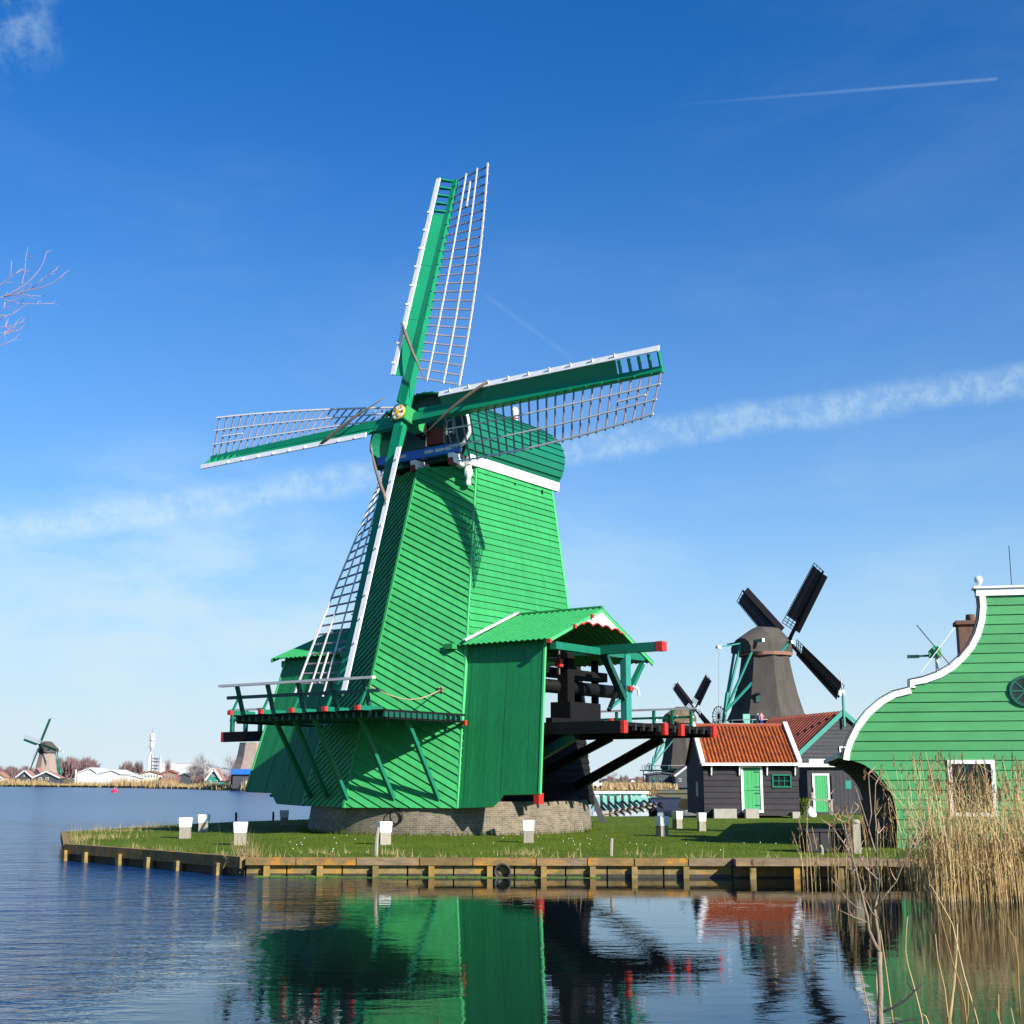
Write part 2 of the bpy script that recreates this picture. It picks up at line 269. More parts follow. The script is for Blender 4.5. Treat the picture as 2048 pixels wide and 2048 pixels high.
# ------------------------------------------------------------------ mesh helpers
class MB:
    def __init__(s): s.v = []; s.f = []; s.m = []
    def quadbox(s, pts):        # 8 corners: bottom 4 then top 4
        n = len(s.v); s.v += [tuple(map(float, p)) for p in pts]
        s.f += [tuple(n+i for i in q) for q in ((3, 2, 1, 0), (4, 5, 6, 7), (0, 1, 5, 4), (1, 2, 6, 5), (2, 3, 7, 6), (3, 0, 4, 7))]; return s
    def box(s, x0, x1, y0, y1, z0, z1): return s.quadbox([(x0, y0, z0), (x1, y0, z0), (x1, y1, z0), (x0, y1, z0), (x0, y0, z1), (x1, y0, z1), (x1, y1, z1), (x0, y1, z1)])
    def beam(s, p, q, w, h, up=(0, 0, 1), w2=None, h2=None):
        p, q = np.array(p, float), np.array(q, float); d = unit(q-p); up = np.array(up, float)
        x = np.cross(d, up)
        if np.linalg.norm(x) < 1e-6: x = np.cross(d, (0, 1, 0))
        x = unit(x); y = np.cross(x, d); w2 = w2 or w; h2 = h2 or h
        return s.quadbox([p-x*w/2-y*h/2, p+x*w/2-y*h/2, p+x*w/2+y*h/2, p-x*w/2+y*h/2, q-x*w2/2-y*h2/2, q+x*w2/2-y*h2/2, q+x*w2/2+y*h2/2, q-x*w2/2+y*h2/2])
    def tube(s, pts, rad, n=6, cap=True):
        pts = [np.array(p, float) for p in pts]; rr = rad if hasattr(rad, '__len__') else [rad]*len(pts); base = len(s.v)
        ref = np.array([.31, .2, .93]); 
        for i, p in enumerate(pts):
            d = pts[min(i+1, len(pts)-1)]-pts[max(i-1, 0)]; d = unit(d) if np.linalg.norm(d) > 1e-9 else np.array([0, 0, 1.])
            x = np.cross(d, ref); x = unit(x) if np.linalg.norm(x) > 1e-3 else unit(np.cross(d, (1, 0, 0))); y = np.cross(d, x)
            for k in range(n):
                a = 2*pi*k/n; s.v.append(tuple(p+(x*cos(a)+y*sin(a))*rr[i]))
        for i in range(len(pts)-1):
            for k in range(n):
                a, b = base+i*n+k, base+i*n+(k+1) % n; s.f.append((a, b, b+n, a+n))
        if cap: s.f.append(tuple(base+k for k in range(n))[::-1]); s.f.append(tuple(base+(len(pts)-1)*n+k for k in range(n)))
        return s
    def lathe(s, c, prof, n=16, cap=True):      # prof: (radius, z)
        base = len(s.v)
        for r, z in prof:
            for k in range(n): a = 2*pi*k/n; s.v.append((c[0]+r*cos(a), c[1]+r*sin(a), c[2]+z))
        for i in range(len(prof)-1):
            for k in range(n): a, b = base+i*n+k, base+i*n+(k+1) % n; s.f.append((a, b, b+n, a+n))
        if cap: s.f.append(tuple(base+k for k in range(n))[::-1]); s.f.append(tuple(base+(len(prof)-1)*n+k for k in range(n)))
        return s
    def prism(s, poly, off0, off1):             # poly: 3D points of a planar outline, extruded from off0 to off1 (3-vectors)
        n = len(poly); b = len(s.v); o0, o1 = np.array(off0, float), np.array(off1, float)
        s.v += [tuple(np.array(p, float)+o0) for p in poly]+[tuple(np.array(p, float)+o1) for p in poly]
        s.f += [tuple(b+i for i in range(n))[::-1], tuple(b+n+i for i in range(n))]
        for i in range(n): j = (i+1) % n; s.f.append((b+i, b+j, b+n+j, b+n+i))
        return s
    def poly(s, pts): b = len(s.v); s.v += [tuple(map(float, p)) for p in pts]; s.f.append(tuple(range(b, b+len(pts)))); return s
    def mesh(s, name, mats, smooth=False):
        me = bpy.data.meshes.new(name); me.from_pydata(s.v, [], s.f)
        for mm in (mats if isinstance(mats, (list, tuple)) else [mats]): me.materials.append(MATS[mm])
        if s.m: me.polygons.foreach_set('material_index', s.m)
        if smooth: me.polygons.foreach_set('use_smooth', [True]*len(me.polygons))
        me.update(); return me
    def obj(s, name, mats, parent=None, smooth=False): return link(name, s.mesh(name, mats, smooth), parent)
def fixn(me):
    import bmesh
    b = bmesh.new(); b.from_mesh(me); bmesh.ops.recalc_face_normals(b, faces=b.faces); b.to_mesh(me); b.free(); return me
def link(name, me, parent=None):
    o = bpy.data.objects.new(name, me); COL.objects.link(o)
    if parent is not None: o.parent = parent
    return o
def tag(o, label, cat=None, group=None, kind=None):
    if label: o['label'] = label
    if cat: o['category'] = cat
    if group: o['group'] = group
    if kind: o['kind'] = kind
    return o
def thing(name, label, cat, loc=(0, 0, 0), rz=0, group=None, scale=1):
    o = bpy.data.objects.new(name, None); COL.objects.link(o); o.location = tuple(map(float, loc)); o.rotation_euler = (0, 0, rz); o.scale = (scale,)*3
    o.empty_display_size = .3; return tag(o, label, cat, group)
def copy_tree(o, parent=None):
    c = o.copy(); COL.objects.link(c); c.parent = parent
    for ch in [x for x in o.children]: copy_tree(ch, c)
    return c
def clip(poly, n, d, keep_less=True):           # convex 2D polygon against n.p <= d
    out = []
    for i in range(len(poly)):
        a, b = np.array(poly[i]), np.array(poly[(i+1) % len(poly)]); da, db = np.dot(n, a)-d, np.dot(n, b)-d
        if not keep_less: da, db = -da, -db
        if da <= 0: out.append(a)
        if (da < 0 < db) or (db < 0 < da): out.append(a+(b-a)*da/(da-db))
    return out
def boards(face, down, width, material, parent, name='plank', proud=.05, thin=.012, lap=.03, out=None, phase=0.):
    """lapped boards on a planar 3D polygon; down = in-plane direction across the boards (towards the lower edge)"""
    face = [np.array(p, float) for p in face]; o = face[0]
    n = unit(np.cross(face[1]-face[0], face[2]-face[0]))
    if out is not None and np.dot(n, out) < 0: n = -n
    dn = np.array(down, float); dn = unit(dn-n*np.dot(dn, n)); sd_ = np.cross(n, dn)
    P = [np.array((np.dot(p-o, sd_), np.dot(p-o, dn))) for p in face]
    y0, y1 = min(p[1] for p in P), max(p[1] for p in P); y = y0-phase*width; res = []
    while y < y1-.01:
        q = clip(P, (0, 1), y+width); 
        if len(q) >= 3: q = clip(q, (0, 1), y-lap, False)
        if len(q) >= 3:
            pts = [np.array(t) for t in q]; mb = MB(); k = len(pts); j = random.uniform(-.006, .006)
            fr = [o+sd_*t[0]+dn*t[1]+n*(thin+(proud+j-thin)*min(1, max(0, (t[1]-y+lap)/(width+lap)))) for t in pts]
            bk = [o+sd_*t[0]+dn*t[1]-n*.01 for t in pts]
            mb.v = [tuple(p) for p in bk+fr]; mb.f = [tuple(range(k))[::-1], tuple(range(k, 2*k))]+[(i, (i+1) % k, k+(i+1) % k, k+i) for i in range(k)]
            res.append(link(name, fixn(mb.mesh(name, material)), parent))
        y += width
    return res
def blades(name, mats, base, height, width, lean, parent=None, seg=1, label=None):
    """many thin triangles: base (n,3), height (n), lean (n,2)"""
    n = len(base); ang = rng.uniform(0, pi, n); wx = np.stack([np.cos(ang), np.sin(ang), np.zeros(n)], 1)*(width/2)[:, None]
    top = base+np.stack([lean[:, 0], lean[:, 1], height], 1)
    v = np.stack([base-wx, base+wx, top], 1).reshape(-1, 3); me = bpy.data.meshes.new(name)
    me.vertices.add(3*n); me.vertices.foreach_set('co', v.ravel()); me.loops.add(3*n); me.polygons.add(n)
    me.loops.foreach_set('vertex_index', np.arange(3*n)); me.polygons.foreach_set('loop_start', np.arange(0, 3*n, 3)); me.polygons.foreach_set('loop_total', np.full(n, 3))
    me.materials.append(MATS[mats]); me.update(calc_edges=True); return link(name, me, parent)
def inpoly(P, poly):
    x, y = P[:, 0], P[:, 1]; r = np.zeros(len(P), bool); n = len(poly)
    for i in range(n):
        (x1, y1), (x2, y2) = poly[i], poly[(i+1) % n]; c = ((y1 > y) != (y2 > y)); xi = (x2-x1)*(y-y1)/((y2-y1) or 1e-9)+x1; r ^= c & (x < xi)
    return r
# ------------------------------------------------------------------ water and land
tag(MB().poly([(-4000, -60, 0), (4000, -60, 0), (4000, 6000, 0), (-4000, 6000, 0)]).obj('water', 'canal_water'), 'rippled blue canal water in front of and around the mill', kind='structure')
QT = [onz(*p)[:2] for p in ((133, 1663), (141, 1688), (300, 1699), (494, 1714), (900, 1716.5), (1463, 1716), (1760, 1716))]
QT[4] = QT[3]+(QT[5]-QT[3])*((QT[4][0]-QT[3][0])/(QT[5][0]-QT[3][0]))
QT.append(np.array((22., QT[-1][1]))); QT.append(np.array((60., QT[-1][1])))
BACK = [np.array(p) for p in ((60., 90.), (30., 82.), (17., 76.), (12., 72.), (9.2, 68.), (5., 67.), (2., 69.), (-4., 66.))]+[onz(*p)[:2] for p in ((619, 1638), (470, 1643), (337, 1650), (220, 1657))]
OUT = [tuple(p) for p in QT]+[tuple(p) for p in BACK]
def land(name, outline, z, material, label):
    o = MB().prism([(x, y, 0) for x, y in outline], (0, 0, -1.2), (0, 0, z)).obj(name, material); fixn(o.data); return tag(o, label, kind='structure')
land('grass_island', OUT, G-.01, 'grass_ground', 'short green grass bank the green mill stands on')
far_shore = [onz(u, v, 0)[:2] for u, v in ((-260, 1571.5), (0, 1573), (140, 1574.5), (280, 1576), (400, 1579), (500, 1582), (560, 1584))]
land('far_bank', [tuple(p) for p in far_shore]+[(-20, 238), (10, 250), (16, 300), (22, 330), (60, 340), (700, 500), (3500, 1500), (3500, 5900), (-3500, 5900), (-3500, 700)], .45, 'far_ground', 'low far bank beyond the water with houses and trees')
land('side_bank', [(14.6, 121.5), (19., 118.), (30., 112), (60., 105), (150, 100), (150, 236), (60, 230), (34, 226), (22, 200), (17, 160), (15, 140)], .5, 'far_ground', 'bank beyond the channel carrying the dark mills')
land('near_bank', [(-30, -40), (30, -40), (30, 8.8), (-3, 8.8), (-4.5, 11.2), (-9, 12.5), (-30, 12.5)], .45, 'far_ground', 'near bank at the photographer side of the water')
# ------------------------------------------------------------------ grass blades, daisies, dry tufts
def scatter(n, box):
    P = np.stack([rng.uniform(box[0], box[1], n), rng.uniform(box[2], box[3], n)], 1); return P[inpoly(P, OUT)]
P = scatter(150000, (-18, 32, 31, 62)); keep = rng.random(len(P)) < np.clip(33/P[:, 1], 0, 1)**2*1.2; P = P[keep]
P = P[np.hypot(P[:, 0]+2.22, P[:, 1]-49.4) > 5.05]
h = rng.uniform(.02, .06, len(P))*(1+.8*(rng.random(len(P)) < .05))
b = np.column_stack([P, np.full(len(P), G-.02)])
tag(blades('grass_blades', 'grass_blade', b, h, rng.uniform(.012, .028, len(P)), rng.normal(0, .03, (len(P), 2))), 'short green grass blades covering the bank', 'grass', kind='stuff')
a_ = rng.uniform(0, 2*pi, 2200); rr_ = 5.08+np.abs(rng.normal(0, .16, 2200)); wd = np.column_stack([-2.2225+rr_*np.cos(a_), 49.4014+rr_*np.sin(a_), np.full(2200, G-.03)])
tag(blades('wall_weeds', 'grass_blade', wd, rng.gamma(3, .035, 2200)+.04, rng.uniform(.015, .035, 2200), rng.normal(0, .06, (2200, 2))), 'longer weeds growing against the brick ring wall', 'grass', kind='stuff')
edge = []
for i in range(len(QT)-2):
    a, c = QT[i], QT[i+1]; L_ = np.linalg.norm(c-a); k = int(L_*46); t = rng.random(k)[:, None]; nrm = np.array([-(c-a)[1], (c-a)[0]])/L_
    edge.append(a+(c-a)*t+nrm*np.abs(rng.normal(.12, .22, k))[:, None])
edge = np.concatenate(edge); cl = np.sin(edge[:, 0]*1.9)+np.sin(edge[:, 0]*4.3+1)+rng.normal(0, .6, len(edge)); edge = edge[cl > .1]
extra = np.concatenate([np.array(onz(u, v)[:2])+rng.normal(0, s, (n, 2)) for u, v, s, n in ((300, 1655, .6, 260), (220, 1662, .8, 320), (180, 1676, .7, 420), (1040, 1708, .35, 160), (775, 1708, .22, 90), (640, 1707, .3, 70), (1285, 1709, .3, 60))])
E_ = np.concatenate([edge, extra]); E_ = E_[inpoly(E_, OUT)]
tag(blades('dry_grass', 'dry_blade', np.column_stack([E_, np.full(len(E_), G-.03)]), rng.gamma(3, .040, len(E_))+.03, rng.uniform(.010, .022, len(E_)), rng.normal(0, .07, (len(E_), 2))), 'dry straw coloured grass tufts along the quay edge', 'grass', kind='stuff')
D = scatter(170, (-9, 12, 33.5, 44)); D = D[(np.sin(D[:, 0]*.9)+np.sin(D[:, 1]*1.7)+rng.normal(0, .5, len(D))) > .5]
mb = MB()
for x, y in D: mb.lathe((x, y, G+random.uniform(.04, .08)), [(.003, -.02), (.014, 0), (.008, .006)], 5)
tag(mb.obj('daisies', 'daisy'), 'tiny white daisies scattered in the grass', 'flowers', kind='stuff')
# tall dry clump where the quay turns
c0 = np.array(onz(494, 1712)); k = 420
bb = np.column_stack([c0[0]+rng.normal(0, .17, k), c0[1]-.12+rng.normal(0, .10, k), rng.uniform(.02, .42, k)])
tag(blades('dry_grass_clump', 'dry_blade', bb, rng.gamma(3, .10, k)+.06, rng.uniform(.012, .022, k), np.column_stack([rng.normal(.0, .13, k), rng.normal(-.06, .1, k)])), 'pinkish dry grass clump hanging over the quay corner', 'grass', kind='stuff')
# ------------------------------------------------------------------ timber quay
qw = thing('timber_quay', 'weathered timber quay wall with yellow lichen along the grass bank', 'quay', (QT[3][0], QT[3][1], 0))
Q0 = np.array([QT[3][0], QT[3][1], 0])
def qbeam(p, q, w, h, z, m, name, par=qw):
    return MB().beam((*(p-Q0[:2]), z), (*(q-Q0[:2]), z), w, h).obj(name, m, par)
def along(p, q, t): return p+(q-p)*t
# left run: a cap beam over short piles and a dark void
for i in range(0, 3):
    p, q = QT[i], QT[i+1]; d = unit(q-p); nrm = np.array([d[1], -d[0]])
    if i == 0: nrm = -nrm if np.dot(nrm, (-1, 0)) < 0 else nrm
    qbeam(p+nrm*.10, q+nrm*.10, .18, .26, G-.12, 'beam_lichen', 'cap_beam')
    qbeam(p+nrm*.03, q+nrm*.03, .05, .5, .06, 'wet_wood', 'back_board')
PILES = [147, 187, 255, 313, 372, 451]
for u in PILES:
    # pile position on the quay line
    best = None
    for i in range(1, 3):
        p, q = QT[i], QT[i+1]
        for t in np.linspace(0, 1, 60):
            c = along(p, q, t); uu = 1024+FPX*c[0]/(c[1]*cos(PITCH)+(G-EYE)*sin(PITCH))
            if best is None or abs(uu-u) < best[0]: best = (abs(uu-u), c, unit(q-p))
    c = best[1]-Q0[:2]; d = best[2]; nrm = np.array([d[1], -d[0]]); c = c+nrm*.20; s = .17*random.uniform(.9, 1.15); hh = random.uniform(.24, .30)
    MB().beam((c[0], c[1], -.6), (c[0], c[1], hh), s, s*.9, (d[0], d[1], 0), s*.96, s*.86).obj('pile', 'plank_lichen', qw)
# right run: two courses of planks, small piles between
p, q = QT[3], QT[5]; nrm = np.array([0, -1.]); L_ = np.linalg.norm(q-p); d = unit(q-p)
cuts = [0, .105, .23, .36, .47, .60, .705, .80, .91, 1.0]
for i in range(len(cuts)-1):
    a, c = along(p, q, cuts[i])+d*.012, along(p, q, cuts[i+1])-d*.012
    qbeam(a+nrm*(.11+random.uniform(-.012, .012)), c+nrm*(.11+random.uniform(-.012, .012)), .16, .17, G-.085, ['beam_lichen', 'beam_lichen', 'beam_grey'][i % 3], 'cap_beam')
cuts = [0, .085, .20, .335, .43, .555, .66, .745, .86, 1.0]
for i in range(len(cuts)-1):
    a, c = along(p, q, cuts[i])+d*.02, along(p, q, cuts[i+1])-d*.02
    qbeam(a+nrm*.05, c+nrm*.05, .06, .25, .135, 'plank_lichen', 'lower_plank')
    qbeam(a+nrm*.06, c+nrm*.065, .05, .17, -.01, 'wet_wood', 'waterline_board')
for t in (.045, .155, .27, .385, .505, .615, .715, .80, .905):
    c = along(p, q, t)-Q0[:2]+nrm*.15
    MB().beam((c[0], c[1], -.5), (c[0], c[1], .255), .16, .13, (1, 0, 0)).obj('pile', 'plank_lichen', qw)
mb = MB()
for t in np.linspace(.03, .72, 60):
    c = along(p, q, t)-Q0[:2]; mb.box(c[0]-.11, c[0]+.11, c[1]-.28-random.uniform(0, .06), c[1]+.02, -.05, random.uniform(.0, .03)*(1.4-t))
tag(mb.obj('moss_ledge', 'moss', qw), None, kind='stuff')
# landing stage on the right: a thick grey plank on square posts
p, q = QT[5], QT[7]
qbeam(p+nrm*.30, QT[6]+nrm*.30, .62, .15, G-.07, 'beam_grey', 'landing_plank'); qbeam(QT[6]+nrm*.30+np.array((.02, 0)), q+nrm*.30, .62, .15, G-.085, 'beam_grey', 'landing_plank')
for t in (.08, .37, .66): 
    c = along(QT[5], QT[6], t)-Q0[:2]+nrm*.48; MB().beam((c[0]+.12, c[1], -.6), (c[0]+.12, c[1], G-.15), .14, .14, (1, 0, 0)).obj('pile', 'plank_lichen', qw)
for i in range(5):
    a, c = along(p, q, i/5)+d*.02, along(p, q, (i+1)/5)-d*.02
    qbeam(a+nrm*.05, c+nrm*.05, .07, .24, .13, 'plank_lichen', 'lower_plank'); qbeam(a+nrm*.06, c+nrm*.06, .05, .14, -.04, 'wet_wood', 'waterline_board')
# drain pipe
dp = onz(1005, 1744, .12); dp[1] = QT[4][1]
t_ = thing('drain_pipe', 'round dark drain pipe opening in the quay wall', 'pipe', (dp[0], dp[1]-.14, .13))
mb = MB(); n = 20
for rr, yy in ((.20, .1), (.20, -.14), (.155, -.14), (.155, .1)):
    for k in range(n): a = 2*pi*k/n; mb.v.append((rr*cos(a), yy, rr*sin(a)))
for i in range(3):
    for k in range(n): a, c = i*n+k, i*n+(k+1) % n; mb.f.append((a, c, c+n, a+n))
mb.obj('pipe_ring', 'pipe', t_, True); MB().prism([(.156*cos(2*pi*k/n), .02, .156*sin(2*pi*k/n)) for k in range(n)], (0, 0, 0), (0, .03, 0)).obj('pipe_bore', 'pipe', t_)
# ------------------------------------------------------------------ bollards and stakes
bol_sp = [(370, 1676, .16, .05, 'short white topped wooden bollard nearest the island tip, in sun'), (480, 1689.5, .165, .12, 'white topped bollard standing left of the quay bend'),
          (768, 1688.5, .16, .4, 'white topped bollard in front of the lit brick base'), (1057, 1684.5, .15, .03, 'white topped bollard in front of the red beam end'),
          (1324.5, 1672, .15, .5, 'white topped bollard showing a dark left face, nearest of the three by the shed'), (1355, 1656.5, .135, .55, 'white topped bollard behind the pair, rearmost near the channel'),
          (1403.5, 1661.5, .125, .2, 'white topped bollard right in front of the black shed corner'), (407, 1663.5, .165, .1, 'shaded bollard right behind the sunlit tip bollard'),
          (568, 1651, .16, .15, 'shaded bollard beside the dark end of the brick base')]
def bollard(x, y, s, rot, label, ht):
    t = thing('bollard', label, 'bollard', (x, y, G-.03), rot, 'white topped bollards on the grass bank')
    def ringpts(hw, z): return [(-hw, -hw, z), (hw, -hw, z), (hw, hw, z), (-hw, hw, z)]
    mb = MB()
    def stack(levels):
        for i, (hw, z) in enumerate(levels): mb.v.extend(ringpts(hw, z))
        for i in range(len(levels)-1):
            for k in range(4): a, c = i*4+k, i*4+(k+1) % 4; mb.f.append((a, c, c+4, a+4))
        mb.f.append((3, 2, 1, 0)); m_ = (len(levels)-1)*4; mb.f.append((m_, m_+1, m_+2, m_+3))
    stack([(s*.98, 0), (s*.94, ht*.55)]); mb.obj('post', 'post_wood', t)
    mb = MB(); stack([(s*1.0, ht*.55+.002), (s*1.13, ht*.95), (s*1.05, ht)]); mb.obj('white_cap', 'white_paint', t)
for i, (u, v, s, rot, lab) in enumerate(bol_sp):
    c = onz(u, v); bollard(c[0], c[1], s, rot, lab, .65*(1 if i < 7 else .95))
for u, v, ht, r, lab in ((471.5, 1645, .42, .05, 'thin dark stake at the back edge of the island'), (546, 1640, .36, .05, 'short leaning dark stake near the shaded bollard'), (752, 1711, .66, .05, 'thin grey stake left of the bollard in front of the brick base'),
                         (1222, 1711, .40, .045, 'thin pale stake at the quay edge in mid lawn'), (1644, 1709, .22, .04, 'tiny reddish stake by the landing stage')):
    c = onz(u, v); tag(MB().tube([(0, 0, -.1), (.01, 0, ht*.6), (random.uniform(-.05, .05), 0, ht)], [r, r*.95, r*.9], 7).obj('stake', 'post_wood' if v > 1700 else 'tar_black'), lab, 'stake', 'stakes in the grass').location = tuple(c)
c = onz(1714, 1706); t = thing('mooring_post', 'weathered grey mooring post at the landing stage beside the green house', 'post', tuple(c))
MB().beam((0, 0, -.1), (0, 0, .72), .19, .19, (1, 0, 0), .18, .18).obj('post', 'post_wood', t); MB().lathe((0, 0, .72), [(.12, 0), (.12, .05), (.08, .09)], 12).obj('cap', 'post_wood', t)
# ------------------------------------------------------------------ the green sawmill (local axes: x right wing, y towards the back, z up)
AZ = radians(36.1); MO = np.array([-2.2225, 49.4014, 0.])
bb_ = thing('brick_ring_wall', 'round yellowish brick ring wall under the green mill', 'brick wall', tuple(MO), -AZ)
mb = MB(); n = 96; prof = [(5.12, G-.1), (5.06, .9), (4.98, 1.40), (4.93, 1.50), (4.55, 1.50)]
for r, z in prof:
    for k in range(n+1): a = 2*pi*k/n; mb.v.append((r*cos(a), r*sin(a), z))
for i in range(len(prof)-1):
    for k in range(n): a = i*(n+1)+k; mb.f.append((a, a+1, a+n+2, a+n+1))
me = mb.mesh('ring_wall', 'old_brick'); uvl = me.uv_layers.new(name='UVMap')
for lp in me.loops:
    i, k = divmod(lp.vertex_index, n+1); uvl.data[lp.index].uv = (2*pi*5.05*k/n, prof[i][1]-.3*(i == 4))
link('brick_facing', me, bb_)
MB().lathe((0, 0, 0), [(4.6, 1.47), (4.6, 1.62), (4.3, 1.62)], 48, False).obj('roller_ring', 'tar_black', bb_)
M = thing('sawmill_windmill', 'tall bright green smock sawmill with four lattice sails and a balcony', 'windmill', tuple(MO), -AZ)
V = lambda *a: np.array(a, float)
F0, F1 = V(0, -5.6, 1.3), V(0, -2.066, 13.45)
R0, R1 = V(3.49, -4.0, 1.3), V(2.0, -1.15, 13.45)
B0, B1 = V(3.40, 4.3, 1.3), V(2.0, 3.63, 13.4)
mir = lambda p: V(-p[0], p[1], p[2])
at = lambda a, b, z: a+(b-a)*((z-a[2])/(b[2]-a[2]))
mb = MB(); ZF, ZO = 4.0, 6.5
for s in (lambda p: p, mir):
    mb.poly([s(F0), s(R0), s(R1), s(F1)])
    mb.poly([s(R0), s(B0), s(at(B0, B1, ZF)), s(at(R0, R1, ZF))]); mb.poly([s(at(R0, R1, ZO)), s(at(B0, B1, ZO)), s(B1), s(R1)])
mb.poly([B0, mir(B0), mir(at(B0, B1, ZF)), at(B0, B1, ZF)]); mb.poly([at(B0, B1, ZO), mir(at(B0, B1, ZO)), mir(B1), B1])
for z in (1.32, ZF, ZO, 13.3): mb.poly([at(F0, F1, z), at(R0, R1, z), at(B0, B1, z), mir(at(B0, B1, z)), mir(at(R0, R1, z))])
body = mb.obj('body_wall', 'green_paint', M); fixn(body.data)
ca = radians(29)
for s, sg in ((lambda p: p, 1), (mir, -1)):
    face = [s(F0), s(R0), s(R1), s(F1)]
    n_ = unit(np.cross(R0-F0, F1-F0)); n_ = n_ if n_[1] < 0 else -n_
    hz_ = unit(R0-F0); upf = np.cross(n_, hz_); upf = upf if upf[2] > 0 else -upf
    dn = -upf*cos(ca)-hz_*sin(ca)       # across the boards, down: boards themselves fall away from the prow
    boards(face, s(dn) if sg < 0 else dn, .238, 'green_paint', body, out=s(n_) if sg < 0 else n_, proud=.07)
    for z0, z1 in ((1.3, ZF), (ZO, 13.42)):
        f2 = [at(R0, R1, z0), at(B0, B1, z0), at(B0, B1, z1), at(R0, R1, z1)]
        boards([s(p) for p in f2], (0, 0, -1), .243, 'green_paint' if z0 > 5 else 'tar_black', body, out=s(V(1, 0, .1)), proud=.06)  # lower boards coloured near black to carry the shade under the saw floor
boards([at(B0, B1, ZO), mir(at(B0, B1, ZO)), mir(B1), B1], (0, 0, -1), .25, 'green_paint', body, out=V(0, 1, 0))
MB().beam(F0+V(0, -.035, 0), F1+V(0, -.035, 0), .09, .09, (0, 1, 0)).obj('prow_board', 'green_paint', M)
for s in (lambda p: p, mir):
    MB().beam(s(R0)+V(0, -.02, 0), s(R1)+V(0, -.02, 0), .075, .09, (0, 1, 0)).obj('corner_board', 'green_light', M)
    MB().beam(s(at(B0, B1, ZF)), s(at(B0, B1, ZO)), .3, .3, (0, 1, 0)).obj('corner_post', 'tar_black', M)
    MB().beam(s(V(3.0, .3, ZF)), s(V(2.85, .3, ZO)), .28, .28, (0, 1, 0)).obj('corner_post', 'tar_black', M)
    MB().beam(s(at(B0, B1, ZO)), s(B1), .12, .12, (0, 1, 0)).obj('corner_board', 'green_light', M)
# white eave board and the little slots below it
for s in (lambda p: p, mir):
    MB().quadbox([s(p) for p in (V(1.98, -1.75, 13.38), V(2.13, -1.75, 13.38), V(2.13, 4.0, 13.36), V(1.98, 4.0, 13.36), V(1.98, -1.75, 13.74), V(2.17, -1.75, 13.74), V(2.17, 4.0, 13.70), V(1.98, 4.0, 13.70))]).obj('eave_board', 'white_paint', M)
    for y in (-.75, 1.1, 2.9): x = 2.0+.06; MB().box(min(s(V(x, 0, 0))[0]-.03, s(V(x, 0, 0))[0]+.03), s(V(x, 0, 0))[0]+.03, y-.06, y+.06, 13.06, 13.24).obj('vent_slot', 'tar_black', M)
# cap roof: a barrel with boards running front to back
RP = [(2.06, 13.70), (2.20, 13.95), (2.30, 14.20), (2.355, 14.46), (2.36, 14.72), (2.30, 14.98), (2.18, 15.23), (2.01, 15.46), (1.78, 15.67), (1.51, 15.86), (1.21, 16.02), (.88, 16.16), (.54, 16.26), (.20, 16.31), (0, 16.32)]
full = [V(x, 0, z) for x, z in RP]+[V(-x, 0, z) for x, z in RP[-2::-1]]
roof = MB().prism(full, (0, -1.5, 0), (0, 4.0, 0)).obj('cap_roof', 'teal_dark', M); fixn(roof.data)
for s in (1, -1):
    for i in range(len(RP)-1):
        (x0, z0), (x1, z1) = RP[i], RP[i+1]; nx, nz = z1-z0, -(x1-x0); l = math.hypot(nx, nz); nx, nz = nx/l, nz/l
        pr, th = (.055, .012) if i else (.02, .012)
        pts = []
        for y in (-2.02, 4.06):
            pts.append([V(s*(x0+nx*pr-(x1-x0)*.10), y, z0+nz*pr-(z1-z0)*.10), V(s*(x1+nx*th), y, z1+nz*th), V(s*(x1-nx*.02), y, z1-nz*.02), V(s*(x0-nx*.02), y, z0-nz*.02)])
        o = MB().quadbox(pts[0]+pts[1]).obj('roof_board', 'teal_paint', roof); fixn(o.data)
MB().tube([(0, 3.97, 16.2), (0, 3.97, 16.55)], [.10, .07], 8).obj('finial', 'white_paint', M)
MB().lathe((0, 3.97, 16.5), [(.11, 0), (.13, .05), (.13, .12), (.10, .16), (.12, .22), (.15, .5), (.10, .62), (.04, .66)], 10).obj('finial_top', 'white_paint', M)
MB().lathe((0, 3.97, 16.62), [(.135, 0), (.15, .04), (.135, .08)], 10).obj('finial_band', 'red_paint', M)
# front gable under the roof overhang
gp = [V(x*.985, -1.62, z) for x, z in RP]+[V(-x*.985, -1.62, z) for x, z in RP[-2::-1]]
MB().prism(gp, (0, 0, 0), (0, .06, 0)).obj('gable_wall', 'teal_dark', M)
for s in (1, -1):
    pth = [V(s*x, -2.06, z) for x, z in RP[3:10]]+[]
    pth = [V(s*1.55, -2.10, 14.02), V(s*1.85, -2.10, 13.98), V(s*2.10, -2.08, 14.08)]+pth
    MB().tube(pth, [.05, .07, .075]+[.075]*(len(pth)-3), 8).obj('barge_edge', 'white_paint' if s > 0 else 'teal_paint', M, True)
blu = MB().box(-1.95, 1.95, -2.16, -1.9, 13.80, 14.12).obj('storm_beam', 'blue_paint', M)
for x in (-1.35, -.75, .55, 1.05, 1.5): 
    MB().prism([V(x+.22*cos(a)*(1+.15*cos(3*a)), -2.163, 13.97+.085*sin(a)*(1+.3*cos(2*a))) for a in np.linspace(0, 2*pi, 14)[:-1]], (0, 0, 0), (0, -.012, 0)).obj('painted_cloud', 'rail_grey', blu)
MB().box(.18, .98, -1.80, -1.66, 14.35, 14.98).obj('gable_hatch', 'dark_red', M)
for x in (.14, 1.0): MB().box(x-.02, x+.02, -1.83, -1.66, 14.3, 15.0).obj('hatch_post', 'post_wood', M)
